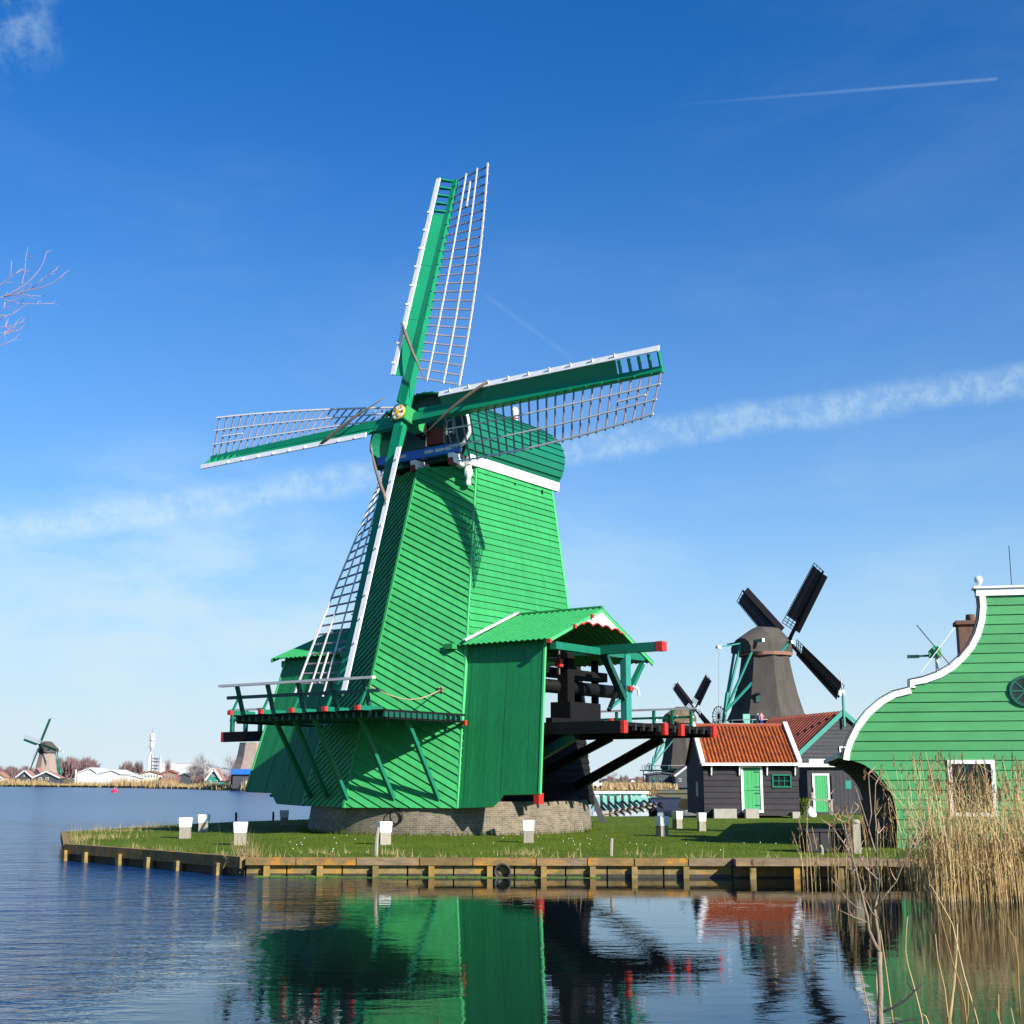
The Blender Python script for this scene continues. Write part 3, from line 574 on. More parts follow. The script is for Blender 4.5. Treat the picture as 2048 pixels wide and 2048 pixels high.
for x in (1.25, 1.55): MB().box(x-.025, x+.025, -2.0, -1.95, 14.55, 15.1).obj('ladder_rail', 'rail_grey', M)
for z in (14.6, 15.05): MB().box(1.2, 1.6, -2.0, -1.96, z, z+.05).obj('ladder_rung', 'rail_grey', M)
for x, y in ((-.1, -1.95), (1.75, -2.05)):
    c = MB().quadbox([V(x-.12, y-.28, 13.38), V(x+.12, y-.28, 13.38), V(x+.12, y+.5, 13.30), V(x-.12, y+.5, 13.30), V(x-.12, y-.34, 13.72), V(x+.12, y-.34, 13.72), V(x+.12, y+.5, 13.74), V(x-.12, y+.5, 13.74)]).obj('corbel', 'white_paint', M)
    MB().quadbox([V(x-.125, y-.30, 13.33), V(x+.10, y-.30, 13.33), V(x+.10, y-.02, 13.29), V(x-.125, y-.02, 13.29), V(x-.125, y-.345, 13.55), V(x+.10, y-.345, 13.55), V(x+.10, y-.30, 13.50), V(x-.125, y-.30, 13.50)]).obj('corbel_face', 'dark_red', c)
MB().lathe((1.98, -1.62, 12.60), [(.03, 0), (.09, .05), (.10, .16), (.06, .24), (.15, .42), (.16, .55), (.11, .70), (.12, .95)], 10).obj('pendant', 'white_paint', M)
# ------------------------------------------------------------------ sails
TL, ROT, SL = radians(15.8), radians(.3), 10.70
HB = V(0, -2.92, 15.23); UU = V(0, sin(TL), cos(TL)); RR = V(1, 0, 0); NN = V(0, -cos(TL), sin(TL))
hubm = MB()
hubm.beam(HB-NN*.9, HB+NN*.30, .46, .46, UU); hub_o = hubm.obj('poll_end', 'green_paint', M)
for s_ in (1, -1):
    MB().beam(HB+UU*s_*.27-NN*.33, HB+UU*s_*.27+NN*.33, .62, .06, UU).obj('poll_strap', 'teal_paint', hub_o)
    MB().beam(HB+RR*s_*.27-NN*.32, HB+RR*s_*.27+NN*.31, .10, .52, UU).obj('poll_strap', 'green_paint', hub_o)
def disc(c, r0, r1, th, name, m, par, n=24, rays=0):
    mb = MB(); pts = []
    if rays:
        for k in range(2*rays): a = pi*k/rays+.3; r = r1 if k % 2 == 0 else r0; pts.append(c+(UU*cos(a)+RR*sin(a))*r)
    else:
        for k in range(n): a = 2*pi*k/n; pts.append(c+(UU*cos(a)+RR*sin(a))*r1)
    return mb.prism(pts, NN*0, NN*th).obj(name, m, par)
disc(HB+NN*.30, 0, .30, .05, 'star_rim', 'yellow_paint', hub_o); disc(HB+NN*.351, 0, .265, .012, 'star_plate', 'white_paint', hub_o)
for k in range(5):
    a0 = 2*pi*k/5+.12; pts = [HB+NN*.364+(UU*cos(a0+t)+RR*sin(a0+t))*r for t, r in ((0, .07), (0, .25), (.22, .25), (.45, .25), (.45, .07))]
    MB().prism(pts, NN*0, NN*.008).obj('star_sector', 'dark_red' if k % 2 else 'tar_black', hub_o)
disc(HB+NN*.373, .055, .24, .02, 'star', 'yellow_paint', hub_o, rays=5)
MB().beam(HB-NN*3.4, HB-NN*.85, .42, .42, UU).obj('windshaft', 'tar_black', M)
def sail(d, c, noff, k):
    H = HB+NN*noff
    st = MB().beam(H+d*.0, H+d*SL, .34, .34, NN, .20, .17).obj('sail', 'teal_sail', M)
    tag(st, ['upright sail lit from the front', 'right hand sail seen from its shaded side', 'lower sail reaching down to the balcony', 'left hand sail with lattice above the arm'][k])
    MB().beam(H+d*.55-c*.24+NN*.06, H+d*2.2-c*.24+NN*.06, .13, .24, NN, .1, .16).obj('stock_clamp', 'teal_sail', st)
    th = lambda s: radians(46-54*(s/SL)**1.05)
    lt = lambda s, x: H+d*s+(c*cos(th(s))-NN*sin(th(s)))*x
    ld = lambda s, x: H+d*s+(-c*cos(radians(33))+NN*sin(radians(33)))*x
    S = np.linspace(.155*SL, SL-.06, 25); W_ = 1.82
    for i, s in enumerate(S):
        j = random.uniform(-.012, .012); MB().beam(lt(s, -.14), lt(s+j, W_+.06), .055, .04, NN).obj('lattice_bar', 'lath_dark', st)
        if i >= 20: MB().beam(ld(s, .05), ld(s, .58), .06, .10, NN, .06, .16).obj('board_bracket', 'teal_sail', st)
    for x, w_ in ((.62, .045), (1.24, .045), (W_, .065)):
        pts = [lt(s, x)+NN*.045 for s in np.linspace(S[0]-.08, S[-1]+.12, 22)]; mb = MB()
        n0 = 0
        for p in pts: mb.v += [tuple(p-c*w_/2-NN*.02), tuple(p+c*w_/2-NN*.02), tuple(p+c*w_/2+NN*.02), tuple(p-c*w_/2+NN*.02)]
        for i in range(len(pts)-1):
            for q in range(4): a, b = i*4+q, i*4+(q+1) % 4; mb.f.append((a, b, b+4, a+4))
        mb.f += [(3, 2, 1, 0), tuple(len(mb.v)-4+q for q in range(4))]
        o = mb.obj('sail_lath', 'lath_wood', st); fixn(o.data)
    MB().beam(lt(S[-5], .93)+NN*.045, lt(S[-2], .93)+NN*.045, .05, .04, NN).obj('sail_lath', 'lath_wood', st)
    e0, e1 = S[0]-.05, S[20]-.12; m_ = np.linspace(e0, e1, 4)
    for i in range(3):
        a, b = m_[i]+.008, m_[i+1]-.008; q = [ld(a, .13), ld(b, .13), ld(b, .60), ld(a, .60)]; nn_ = NN*.03
        MB().prism(q, -nn_*.5, nn_*.5).obj('wind_board', 'teal_sail', st)
    MB().beam(ld(e0, .68)+NN*.03, ld(S[-1]+.05, .68)+NN*.03, .20, .05, NN).obj('edge_board', 'white_paint', st)
    for s in np.linspace(e0+.5, e1, 9): MB().beam(ld(s, .56)+NN*.05, ld(s, .80)+NN*.055, .05, .035, NN).obj('edge_clip', 'white_paint', st)
    for s in np.linspace(e0+.6, S[-1]-.3, 14): MB().beam(H+d*s+c*.10+NN*.10, H+d*s+c*.17+NN*.12, .03, .05, NN).obj('cleat', 'teal_paint', st)
    s0 = .36*SL; path = [ld(s0, .76)+NN*.08]
    for t in np.linspace(0, 1, 9)[1:]:
        s = s0+(1.15-s0)*t; x = -.66+1.68*t; path.append(H+d*s+c*x+NN*(.30+.12*sin(pi*t)+.15*(1-t))+UU*random.uniform(-.015, .015))
    MB().tube(path, [.035, .06, .065, .06, .055, .05, .03, .022, .018], 7).obj('furled_rope', 'rope_dark', st, True)
d1 = UU*cos(ROT)+RR*sin(ROT); d2 = RR*cos(ROT)-UU*sin(ROT)
for k, (d, c) in enumerate(((d1, d2), (d2, -d1), (-d1, -d2), (-d2, d1))): sail(d, c, .09 if k % 2 == 0 else -.27, k)
# ------------------------------------------------------------------ front balcony
bal = MB().prism([V(-3.35, -7.5, 4.28), V(3.35, -7.5, 4.28), V(3.35, -3.45, 4.28), V(0, -4.85, 4.28), V(-3.35, -3.45, 4.28)], (0, 0, 0), (0, 0, .07)).obj('balcony', 'tar_black', M)
for i in range(22):
    x = -3.3+i*6.6/21; 
    MB().box(x-.045, x+.045, -7.46, -4.6 + .0, 4.12, 4.28).obj('joist', 'teal_dark', bal)
for x in (3.30, -3.30): MB().box(x-.05, x+.05, -7.4, -3.3, 4.06, 4.12).obj('edge_beam', 'tar_black', bal)
for i in range(14): y = -7.3+i*.27; MB().box(3.28, 3.42, y-.03, y+.03, 4.12, 4.28).obj('joist_end', 'teal_dark', bal)
MB().box(3.24, 3.40, -3.52, -3.40, 3.98, 4.14).obj('beam_end', 'red_paint', bal)
rt_ = MB().box(-3.75, 3.2, -7.92, -7.74, 5.27, 5.35).obj('top_rail', 'rail_grey', bal); MB().box(-3.55, 3.3, -7.70, -7.62, 4.86, 4.97).obj('mid_rail', 'teal_dark', bal)
for x in (-2.95, -1.5, -.1, 1.35, 2.75):
    MB().box(x-.07, x+.07, -8.0, -7.0, 4.32, 4.46).obj('deck_beam', 'teal_paint', bal); MB().box(x-.073, x+.073, -8.12, -8.0, 4.317, 4.463).obj('beam_end', 'red_paint', bal)
    MB().beam((x, -7.42, 4.2), (x, -7.80, 5.27), .10, .12, (0, 1, 0)).obj('rail_post', 'teal_dark', bal)
    MB().beam((x, -7.95, 4.45), (x, -7.68, 4.95), .06, .07, (0, 1, 0)).obj('post_brace', 'teal_paint', bal)
bf = lambda x, z: at(F0, F1, z)[1]+(at(R0, R1, z)[1]-at(F0, F1, z)[1])*abs(x)/at(R0, R1, z)[0]
for x, bt in ((2.88, -5.95), (1.5, -6.6), (.05, -7.2), (-1.45, -6.6), (-2.85, -6.1)):
    MB().beam((x, bf(x, 1.58)-.03, 1.58), (x, bt, 4.22), .12, .13, (0, 1, 0)).obj('strut', 'teal_paint', bal)
# tether rope from the front wall to the balcony rail
kx = V(2.32, bf(2.32, 5.18)-.10, 5.18); ke = V(2.85, -7.62, 5.05)
pth = [kx+(ke-kx)*t+V(0, 0, -.42*sin(pi*t)*(1-.3*t)) for t in np.linspace(0, 1, 12)]
rp = MB().tube(pth, .022, 6).obj('tether_rope', 'rope', M, True)
MB().tube([kx+V(.13*cos(t)*(.7+.3*sin(3*t)), -.03*sin(2*t), .09*sin(t*2)) for t in np.linspace(0, 6.2, 12)], .03, 6).obj('rope_knot', 'rope', rp, True)
MB().tube([kx, kx+V(-.1, -.05, -.2), kx+V(-.14, -.05, -.42)], .014, 5).obj('rope_tail', 'rope_dark', rp)
# ------------------------------------------------------------------ side wings with the saw floor
def corr(p00, p10, p11, p01, nw, amp, nrm):
    """corrugated sheet between two edges: p00->p10 along the eave, p01->p11 along the ridge"""
    mb = MB(); K = nw*6
    for j in (0, 1):
        a, b = (p00, p10) if j == 0 else (p01, p11)
        for i in range(K+1): mb.v.append(tuple(a+(b-a)*i/K+nrm*amp*sin(2*pi*i/6)))
    m0 = len(mb.v)
    for i in range(m0): mb.v.append(tuple(V(*mb.v[i])-nrm*.03))
    for i in range(K):
        mb.f.append((i, i+1, K+2+i, K+1+i)); mb.f.append((m0+i+1, m0+i, m0+K+1+i, m0+K+2+i)); mb.f.append((i+1, i, m0+i, m0+i+1)); mb.f.append((K+1+i, K+2+i, m0+K+2+i, m0+K+1+i))
    mb.f += [(0, K+1, m0+K+1, m0), (K, m0+K, m0+2*K+1, 2*K+1)]
    return mb
def wing(sg):
    s = lambda *p: V(sg*p[0], p[1], p[2])
    side = 'right' if sg > 0 else 'left'
    wallpts = [s(3.46, -3.99, 1.30), s(4.85, -3.96, 1.36), s(5.05, -3.92, 1.55), s(5.25, -3.86, 1.74), s(6.62, -3.82, 1.77), s(5.98, -2.60, 6.80), s(2.80, -2.62, 6.74)]
    A, B_ = wallpts[0], wallpts[5]
    pn = unit(np.cross(s(6.62, -3.82, 1.77)-A, wallpts[6]-A)); pn = pn if pn[1] < 0 else -pn
    wallpts = [p-pn*np.dot(p-A, pn) for p in wallpts]
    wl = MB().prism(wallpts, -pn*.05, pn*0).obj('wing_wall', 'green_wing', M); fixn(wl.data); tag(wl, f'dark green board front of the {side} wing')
    # vertical boards, cut to the outline column by column
    top = lambda t: wallpts[6]+(wallpts[5]-wallpts[6])*t
    bots = wallpts[:5]; blen = np.array([0]+[np.linalg.norm(bots[i+1]-bots[i]) for i in range(4)]).cumsum(); blen /= blen[-1]
    bot = lambda t: V(*[np.interp(t, blen, [b[k] for b in bots]) for k in range(3)])
    nb = 13
    for i in range(nb):
        t0, t1 = i/nb+.0012, (i+1)/nb-.0012; tm = [t0]+[x for x in blen if t0 < x < t1]+[t1]
        q = [bot(t) for t in tm]+[top(t1), top(t0)]
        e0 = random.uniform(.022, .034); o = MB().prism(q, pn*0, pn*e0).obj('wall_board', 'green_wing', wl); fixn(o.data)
    MB().beam(wallpts[4]+pn*.01, wallpts[5]+pn*.01, .07, .09, (0, 1, 0)).obj('edge_strip', 'green_light', M)
    MB().beam(wallpts[0]+pn*.03+s(.03, 0, 0), wallpts[6]+pn*.03+s(.03, 0, 0), .06, .05, (0, 1, 0)).obj('edge_strip', 'green_light', M)
    # roof
    e0, e1 = s(2.35, -3.0, 6.72), s(6.42, -3.0, 6.72); r0, r1 = s(1.9, .3, 8.06), s(6.42, .3, 8.06); k0, k1 = s(2.35, 3.75, 6.42), s(6.42, 3.75, 6.42)
    n1 = unit(np.cross(e1-e0, r0-e0)); n1 = n1 if n1[2] > 0 else -n1; n2 = unit(np.cross(k1-k0, r0-k0)); n2 = n2 if n2[2] > 0 else -n2
    wr = corr(e0, e1, r1, r0, 18, .022, n1).obj('wing_roof', 'green_paint', M); fixn(wr.data); o = corr(k0, k1, r1, r0, 18, .022, n2).obj('back_slope', 'green_paint', wr); fixn(o.data)
    MB().beam(r0+V(0, 0, .03), r1+V(0, 0, .03), .16, .05).obj('ridge_cap', 'green_paint', wr)
    fl = at(R0, R1, 6.85); fl2 = at(R0, R1, 8.1)
    MB().beam(s(fl[0]+.09, fl[1]-.28, 6.86), s(fl2[0]+.16, .25, 8.13), .14, .06).obj('flashing', 'rail_grey', wr)
    MB().box(min(sg*2.25, sg*2.6), max(sg*2.25, sg*2.6), -3.25, -2.9, 6.58, 6.76).obj('gutter_end', 'green_paint', wr)
    for (p, q) in ((e1, r1), (k1, r1)):
        MB().beam(p+s(-.04, 0, -.09), q+s(-.04, 0, -.09), .06, .12).obj('barge_board', 'green_light', wr)
    for t in ((.0, .45, .78) if sg > 0 else ()):
        p = e1+(r1-e1)*t+s(.02, 0, -.07); MB().box(p[0]-.06, p[0]+.06, p[1]-.06, p[1]+.06, p[2]-.08, p[2]+.05).obj('purlin_end', 'red_paint', wr)
    # scalloped white board in the gable top, red lower edge
    xg = 6.36; up_ = []; lo = []
    for t in np.linspace(-1, 1, 41):
        y = .3+t*1.5; zt = 8.06-.10-abs(t)*1.5*(.41 if t < 0 else .475); up_.append(s(xg, y, zt)); wv = .10*abs(sin(t*2.5*pi)); base_ = 7.36 if t < 0 else 7.36-.06*t
        lo.append(s(xg, y, min(zt-.03, 7.28+.30*(1-abs(t))**.6*.35+wv-.02*t*3)))
    for i in range(0, 1):
        mbs = MB(); k = len(up_)
        for off in (0, .03): mbs.v += [tuple(p+s(off, 0, 0)) for p in up_]+[tuple(p+s(off, 0, 0)) for p in lo]
        for j in range(k-1):
            mbs.f += [(j, j+1, k+j+1, k+j), (2*k+j, 3*k+j, 3*k+j+1, 2*k+j+1), (k+j, k+j+1, 3*k+j+1, 3*k+j), (j+1, j, 2*k+j, 2*k+j+1)]
        o = mbs.obj('scalloped_board', 'white_paint', wr); fixn(o.data)
    MB().tube([p+s(.03, 0, 0) for p in lo], .028, 6).obj('scallop_trim', 'red_paint', wr)
    # saw floor
    fl_ = MB().box(*sorted((sg*2.2, sg*9.05)), -2.75, 3.15, 3.86, 3.98).obj('saw_floor', 'tar_black', M)
    for i in range(14): 
        x = 3.3+i*.42; MB().box(*sorted((sg*(x-.05), sg*(x+.05))), -2.7, 3.1, 3.74, 3.86).obj('joist', 'tar_black', fl_)
    for i in range(12):
        y = -2.55+i*.5; MB().box(*sorted((sg*8.95, sg*9.08)), y-.04, y+.04, 3.74, 3.95).obj('joist_end', 'tar_grey', fl_)
    for y in (-2.78, -.25, .85, 3.12):
        MB().box(*sorted((sg*2.2, sg*9.02)), y-.11, y+.11, 3.64, 4.02).obj('floor_beam', 'tar_black', fl_); MB().box(*sorted((sg*9.02, sg*9.15)), y-.113, y+.113, 3.637, 4.023).obj('beam_end', 'red_paint', fl_)
    for y in (-2.5, 2.95): MB().beam(s(3.5, y, 1.95), s(7.1, y, 3.62), .26, .30).obj('floor_brace', 'tar_black' if y > 0 else 'teal_dark', fl_)
    MB().beam(s(3.45, .4, 2.3), s(6.6, .4, 3.62), .22, .26).obj('floor_brace', 'tar_black', fl_)
    # frame and tackle above the floor
    p_ = MB().beam(s(6.3, 1.95, 3.98), s(6.3, 1.95, 6.55), .24, .34, (0, 1, 0)).obj('gable_post', 'turquoise' if sg > 0 else 'teal_paint', M)
    MB().beam(s(6.3, 1.78, 5.0), s(6.3, .55, 6.45), .18, .24, (1, 0, 0)).obj('knee_brace', 'teal_dark', p_); MB().beam(s(6.3, 2.1, 5.2), s(6.3, 3.1, 6.3), .14, .2, (1, 0, 0)).obj('knee_brace', 'teal_paint', p_)
    MB().box(*sorted((sg*6.18, sg*6.42)), 1.72, 2.18, 5.25, 5.45).obj('winch_block', 'teal_dark', p_); MB().box(*sorted((sg*6.42, sg*6.52)), 1.9, 2.08, 5.28, 5.44).obj('winch_cap', 'red_paint', p_)
    MB().tube([s(6.45, 2.15, 5.45), s(6.5, 2.42, 5.38), s(6.5, 2.52, 5.15)], .04, 6).obj('winch_handle', 'white_paint', p_)
    MB().box(*sorted((sg*6.12, sg*6.36)), -2.5, 3.2, 6.42, 6.66).obj('tie_beam', 'teal_paint', M); MB().box(*sorted((sg*6.365, sg*6.45)), 1.55, 1.95, 6.62, 6.9).obj('purlin_end', 'dark_red', wr)
    cb = MB().box(*sorted((sg*2.6, sg*8.55)), .2, .5, 6.44, 6.74).obj('crane_beam', 'teal_paint', M); MB().box(*sorted((sg*8.55, sg*8.8)), .19, .51, 6.43, 6.75).obj('beam_end', 'red_paint', cb)
    MB().tube([s(5.6, -1.2, 6.5), s(5.6, -1.2, 5.7)], .035, 6).obj('tackle_rope', 'rope_dark', cb); MB().box(*sorted((sg*5.5, sg*5.7)), -1.3, -1.1, 5.95, 6.2).obj('tackle_block', 'red_paint', cb)
    MB().tube([s(5.0, -2.5, 5.35), s(5.0, 3.4, 5.35)], .24, 12).obj('log_roller', 'tar_black', M, True); MB().box(*sorted((sg*4.3, sg*4.7)), -2.6, 3.3, 5.72, 6.05).obj('frame_beam', 'tar_black', M)
    MB().beam(s(5.3, -.35, 4.0), s(5.3, -.35, 6.5), .42, .42, (0, 1, 0)).obj('saw_frame_post', 'tar_black', M); MB().beam(s(4.4, 2.9, 4.0), s(4.4, 2.9, 6.5), .2, .2, (0, 1, 0)).obj('saw_frame_post', 'tar_black', M)
    MB().box(*sorted((sg*5.2, sg*6.0)), -1.15, .75, 3.98, 4.78).obj('saw_box', 'tar_black', M)
    MB().beam(s(6.2, .95, 4.55), s(6.2, 1.75, 5.6), .10, .12, (1, 0, 0)).obj('lever_bar', 'tar_black', M); MB().beam(s(6.2, .95, 4.60), s(6.2, 2.1, 5.15), .09, .12, (1, 0, 0)).obj('lever_bar', 'turquoise', M)
    MB().box(*sorted((sg*5.9, sg*6.15)), -2.45, 1.2, 3.98, 4.2).obj('log_carriage', 'tar_black', M); MB().box(*sorted((sg*6.152, sg*6.25)), 1.0, 1.2, 3.97, 4.28).obj('carriage_end', 'red_paint', M)
    # rail along the back of the saw floor
    rl = MB().box(*sorted((sg*4.0, sg*8.5)), 3.05, 3.14, 4.62, 4.69).obj('floor_rail', 'rail_grey', M)
    MB().box(*sorted((sg*4.2, sg*8.3)), 3.06, 3.12, 4.32, 4.40).obj('mid_rail', 'teal_paint', rl)
    for x in (5.2, 6.75, 7.5, 8.25): MB().box(*sorted((sg*(x-.045), sg*(x+.045))), 3.04, 3.13, 3.98, 4.62).obj('rail_post', 'teal_paint', rl)
    rl2 = MB().box(*sorted((sg*7.0, sg*8.95)), -2.72, -2.63, 4.82, 4.90).obj('floor_rail', 'rail_grey', M) if sg < 0 else None
    if rl2:
        MB().box(-8.9, -7.0, -2.70, -2.64, 4.42, 4.52).obj('mid_rail', 'teal_paint', rl2)
        for x in (-7.2, -8.0, -8.75): MB().box(x-.06, x+.06, -2.76, -2.62, 3.9, 4.82).obj('rail_post', 'teal_paint', rl2)
wing(1); wing(-1)
MB().box(6.16, 6.36, -3.52, -3.25, 1.46, 1.80).obj('wing_foot', 'red_paint', M)
MB().beam((-6.6, -2.4, 1.62), (-5.2, -3.4, 1.62), .35, .10).obj('walkway_plank', 'tar_black', M)
# hung coil on the brick wall, cable, leaning plank
a_ = radians(-90-36.1+21.5)
cpos = ony(790, 1632, 44.55)
t = thing('wire_coil', 'dark wire coil hanging on the sunlit brick base', 'coil', (cpos[0], cpos[1], cpos[2]))
for k in range(3):
    MB().tube([(.17*(1+.1*k)*cos(x)+.03*k, -.02*k-.02, .26*sin(x)) for x in np.linspace(0, 2*pi, 18)], .013, 5).obj('loop', 'tar_black', t)
MB().tube([(0, 0, .24), (.02, .03, .62)], .012, 5).obj('hook', 'tar_black', t)
pa, pb = onz(1207, 1644), ony(1177, 1572, onz(1207, 1644)[1]+.4)
t = thing('leaning_plank', 'grey plank leaning from the grass against the mill wing', 'plank', tuple(pa)); MB().beam((0, 0, -.05), tuple(pb-pa), .24, .05, (0, 1, 0)).obj('board', 'slate_grey', t)
# ------------------------------------------------------------------ green house with the bell gable (local x along the facade, y back, z up)
HBANG = radians(11.5); HE = V(cos(HBANG), -sin(HBANG), 0); HN = V(-sin(HBANG), -cos(HBANG), 0)
HP = onz(1791, 1696); HP[2] = 0
zh = lambda x, y: (1640+x*.34171, 1100+y*.34171)
def hl(x, y): P = onpl(*zh(x, y), HP, HN); return ((P-HP)@HE, P[2])
HC = 3.55                                           # middle of the facade
Hs = thing('green_house', 'green weatherboarded house with white bell shaped gable behind the reeds', 'house', tuple(HP), -HBANG)
# outline of the left half, from the top down (outer edge of the white board), then the wall below the eave
bell = [hl(*p) for p in ((918, 232), (930, 262), (936, 330), (929, 410), (906, 490), (870, 560), (820, 620), (760, 675), (690, 716), (610, 745), (526, 762))]
bell2 = [hl(*p) for p in ((526, 806), (430, 830), (350, 875), (270, 945), (205, 1030), (160, 1120), (142, 1180), (135, 1226))]
under = [hl(*p) for p in ((160, 1230), (200, 1236), (260, 1262), (320, 1306), (380, 1372), (420, 1442), (438, 1510))]+[(.04, 1.1), (.0, G-.06)]
full_l = bell+bell2+under
mirh = lambda p: (2*HC-p[0], p[1])
outl = full_l+[mirh(p) for p in full_l[::-1]]
DEP = 16.0
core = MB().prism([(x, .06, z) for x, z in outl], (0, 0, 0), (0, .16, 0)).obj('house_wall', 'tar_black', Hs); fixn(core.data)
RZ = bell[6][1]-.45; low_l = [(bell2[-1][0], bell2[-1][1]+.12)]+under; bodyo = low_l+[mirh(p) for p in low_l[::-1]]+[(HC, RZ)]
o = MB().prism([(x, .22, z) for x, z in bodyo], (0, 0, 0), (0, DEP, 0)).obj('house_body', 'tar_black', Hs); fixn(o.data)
for f_ in (lambda p: p, mirh):
    e_, r_ = f_((bell2[-1][0]-.05, bell2[-1][1]+.10)), (HC, RZ+.06); rs = MB().quadbox([V(e_[0], .23, e_[1]), V(r_[0], .23, r_[1]), V(r_[0], DEP+.3, r_[1]), V(e_[0], DEP+.3, e_[1]), V(e_[0], .23, e_[1]+.1), V(r_[0], .23, r_[1]+.1), V(r_[0], DEP+.3, r_[1]+.1), V(e_[0], DEP+.3, e_[1]+.1)]).obj('roof_slope', 'roof_tile_red', Hs); fixn(rs.data)
    MB().beam((e_[0], .25, e_[1]+.02), (e_[0], DEP+.3, e_[1]+.02), .12, .14).obj('gutter', 'rail_grey', rs)
LZ = np.array([p[1] for p in full_l]); LX = np.array([p[0] for p in full_l])
def leftx(z, inset=.07):
    i = np.argsort(LZ, kind='stable'); return float(np.interp(z, LZ[i], LX[i]))
WIN = (hl(760, 1240)[0], hl(1003, 1240)[0], hl(750, 1545)[1], hl(750, 1245)[1])
ztop = bell[0][1]; z0 = G-.05; PW = (hl(970, 325)[1]-hl(970, 943)[1])/11
def prow(xa, xb, za, zb, parent, dummy=None):
    pass
zz = hl(970, 325)[1]; 
while zz-PW > z0: zz -= PW
rows = []
z = zz-PW
while z < ztop: rows.append((max(z, z0), min(z+PW, ztop))); z += PW
for za, zb in rows:
    if zb-za < .03: continue
    zs = np.linspace(za, zb, 5); L_ = [leftx(min(max(q, z0), ztop-.001))+.03 for q in zs]; Rr = [2*HC-x for x in L_]
    segs = [(L_, Rr, zs)]
    if zb > WIN[2] and za < WIN[3]:
        segs = [(L_, [WIN[0]]*5, zs), ([WIN[1]]*5, [2*HC-WIN[1]]*5, zs), ([2*HC-WIN[0]]*5, Rr, zs)]
        for wa, wb in ((WIN[0], WIN[1]), (2*HC-WIN[1], 2*HC-WIN[0])):
            if za < WIN[2]: segs.append(([wa]*5, [wb]*5, np.linspace(za, WIN[2], 5)))
            if zb > WIN[3]: segs.append(([wa]*5, [wb]*5, np.linspace(WIN[3], zb, 5)))
    j = random.uniform(-.003, .003)
    for la, ra, zq in segs:
        mb = MB()
        yo = lambda q: -.012-(.030+j)*(zb-q)/(zb-za+1e-6)
        fr = [(x, yo(q), q+.004) for x, q in zip(la, zq)]+[(x, yo(q), q+.004) for x, q in zip(ra[::-1], zq[::-1])]
        n0 = len(mb.v); k = len(fr); mb.v += fr+[(x, .058, q) for x, y, q in fr]
        mb.f += [tuple(range(n0, n0+k)), tuple(range(n0+k, n0+2*k))[::-1]]+[(n0+i, n0+k+i, n0+k+(i+1) % k, n0+(i+1) % k) for i in range(k)]
        o = mb.obj('plank', 'green_house', core); fixn(o.data)
def ribbon(path, wdt, name, m, par, y0=-.075, y1=.05, flip=1):
    pts = [V(x, 0, z) for x, z in path]; inn = []
    for i, p in enumerate(pts):
        d = pts[min(i+1, len(pts)-1)]-pts[max(i-1, 0)]; d = unit(d); nn_ = V(-d[2], 0, d[0])*flip; inn.append(p+nn_*wdt)
    mb = MB(); k = len(pts)
    for y in (y0, y1): mb.v += [(p[0], y, p[2]) for p in pts]+[(p[0], y, p[2]) for p in inn]
    for i in range(k-1): mb.f += [(i, i+1, k+i+1, k+i), (2*k+i, 3*k+i, 3*k+i+1, 2*k+i+1), (i, 2*k+i, 2*k+i+1, i+1), (k+i, k+i+1, 3*k+i+1, 3*k+i)]
    mb.f += [(0, k, 3*k, 2*k), (k-1, 3*k-1, 4*k-1, 2*k-1)]
    o = mb.obj(name, m, par); fixn(o.data); return o
for f_, fl in ((lambda p: p, 1), (mirh, -1)):
    ribbon([f_(p) for p in bell+[bell2[0]]], .16, 'barge_board', 'white_paint', Hs, flip=fl); ribbon([f_(p) for p in bell2], .16, 'barge_board', 'white_paint', Hs, y0=-.078, flip=fl)
    # lead covered edge on top of the boards and the dark tiled roof behind
    ribbon([f_((x-.03, z+.015)) for x, z in bell+bell2], .05, 'roof_edge', 'roof_dark', Hs, y0=-.05, y1=.24, flip=-fl*.5)
tl, tr = bell[0], mirh(bell[0])
MB().box(tl[0]-.03, tr[0]+.03, -.08, .3, tl[1]-.18, tl[1]+.02).obj('top_board', 'white_paint', Hs); MB().box(tl[0]-.10, tr[0]+.10, -.13, .35, tl[1]+.02, tl[1]+.075).obj('cornice', 'white_paint', Hs)
for f_ in (lambda p: p, mirh):
    x = f_((tl[0]+.06, 0))[0]; MB().lathe((x, 0, tl[1]+.075), [(.06, 0), (.05, .03), (.035, .06), (.055, .08), (.10, .13), (.115, .19), (.10, .25), (.05, .29), (.01, .30)], 14).obj('ball_finial', 'white_paint', Hs, True)
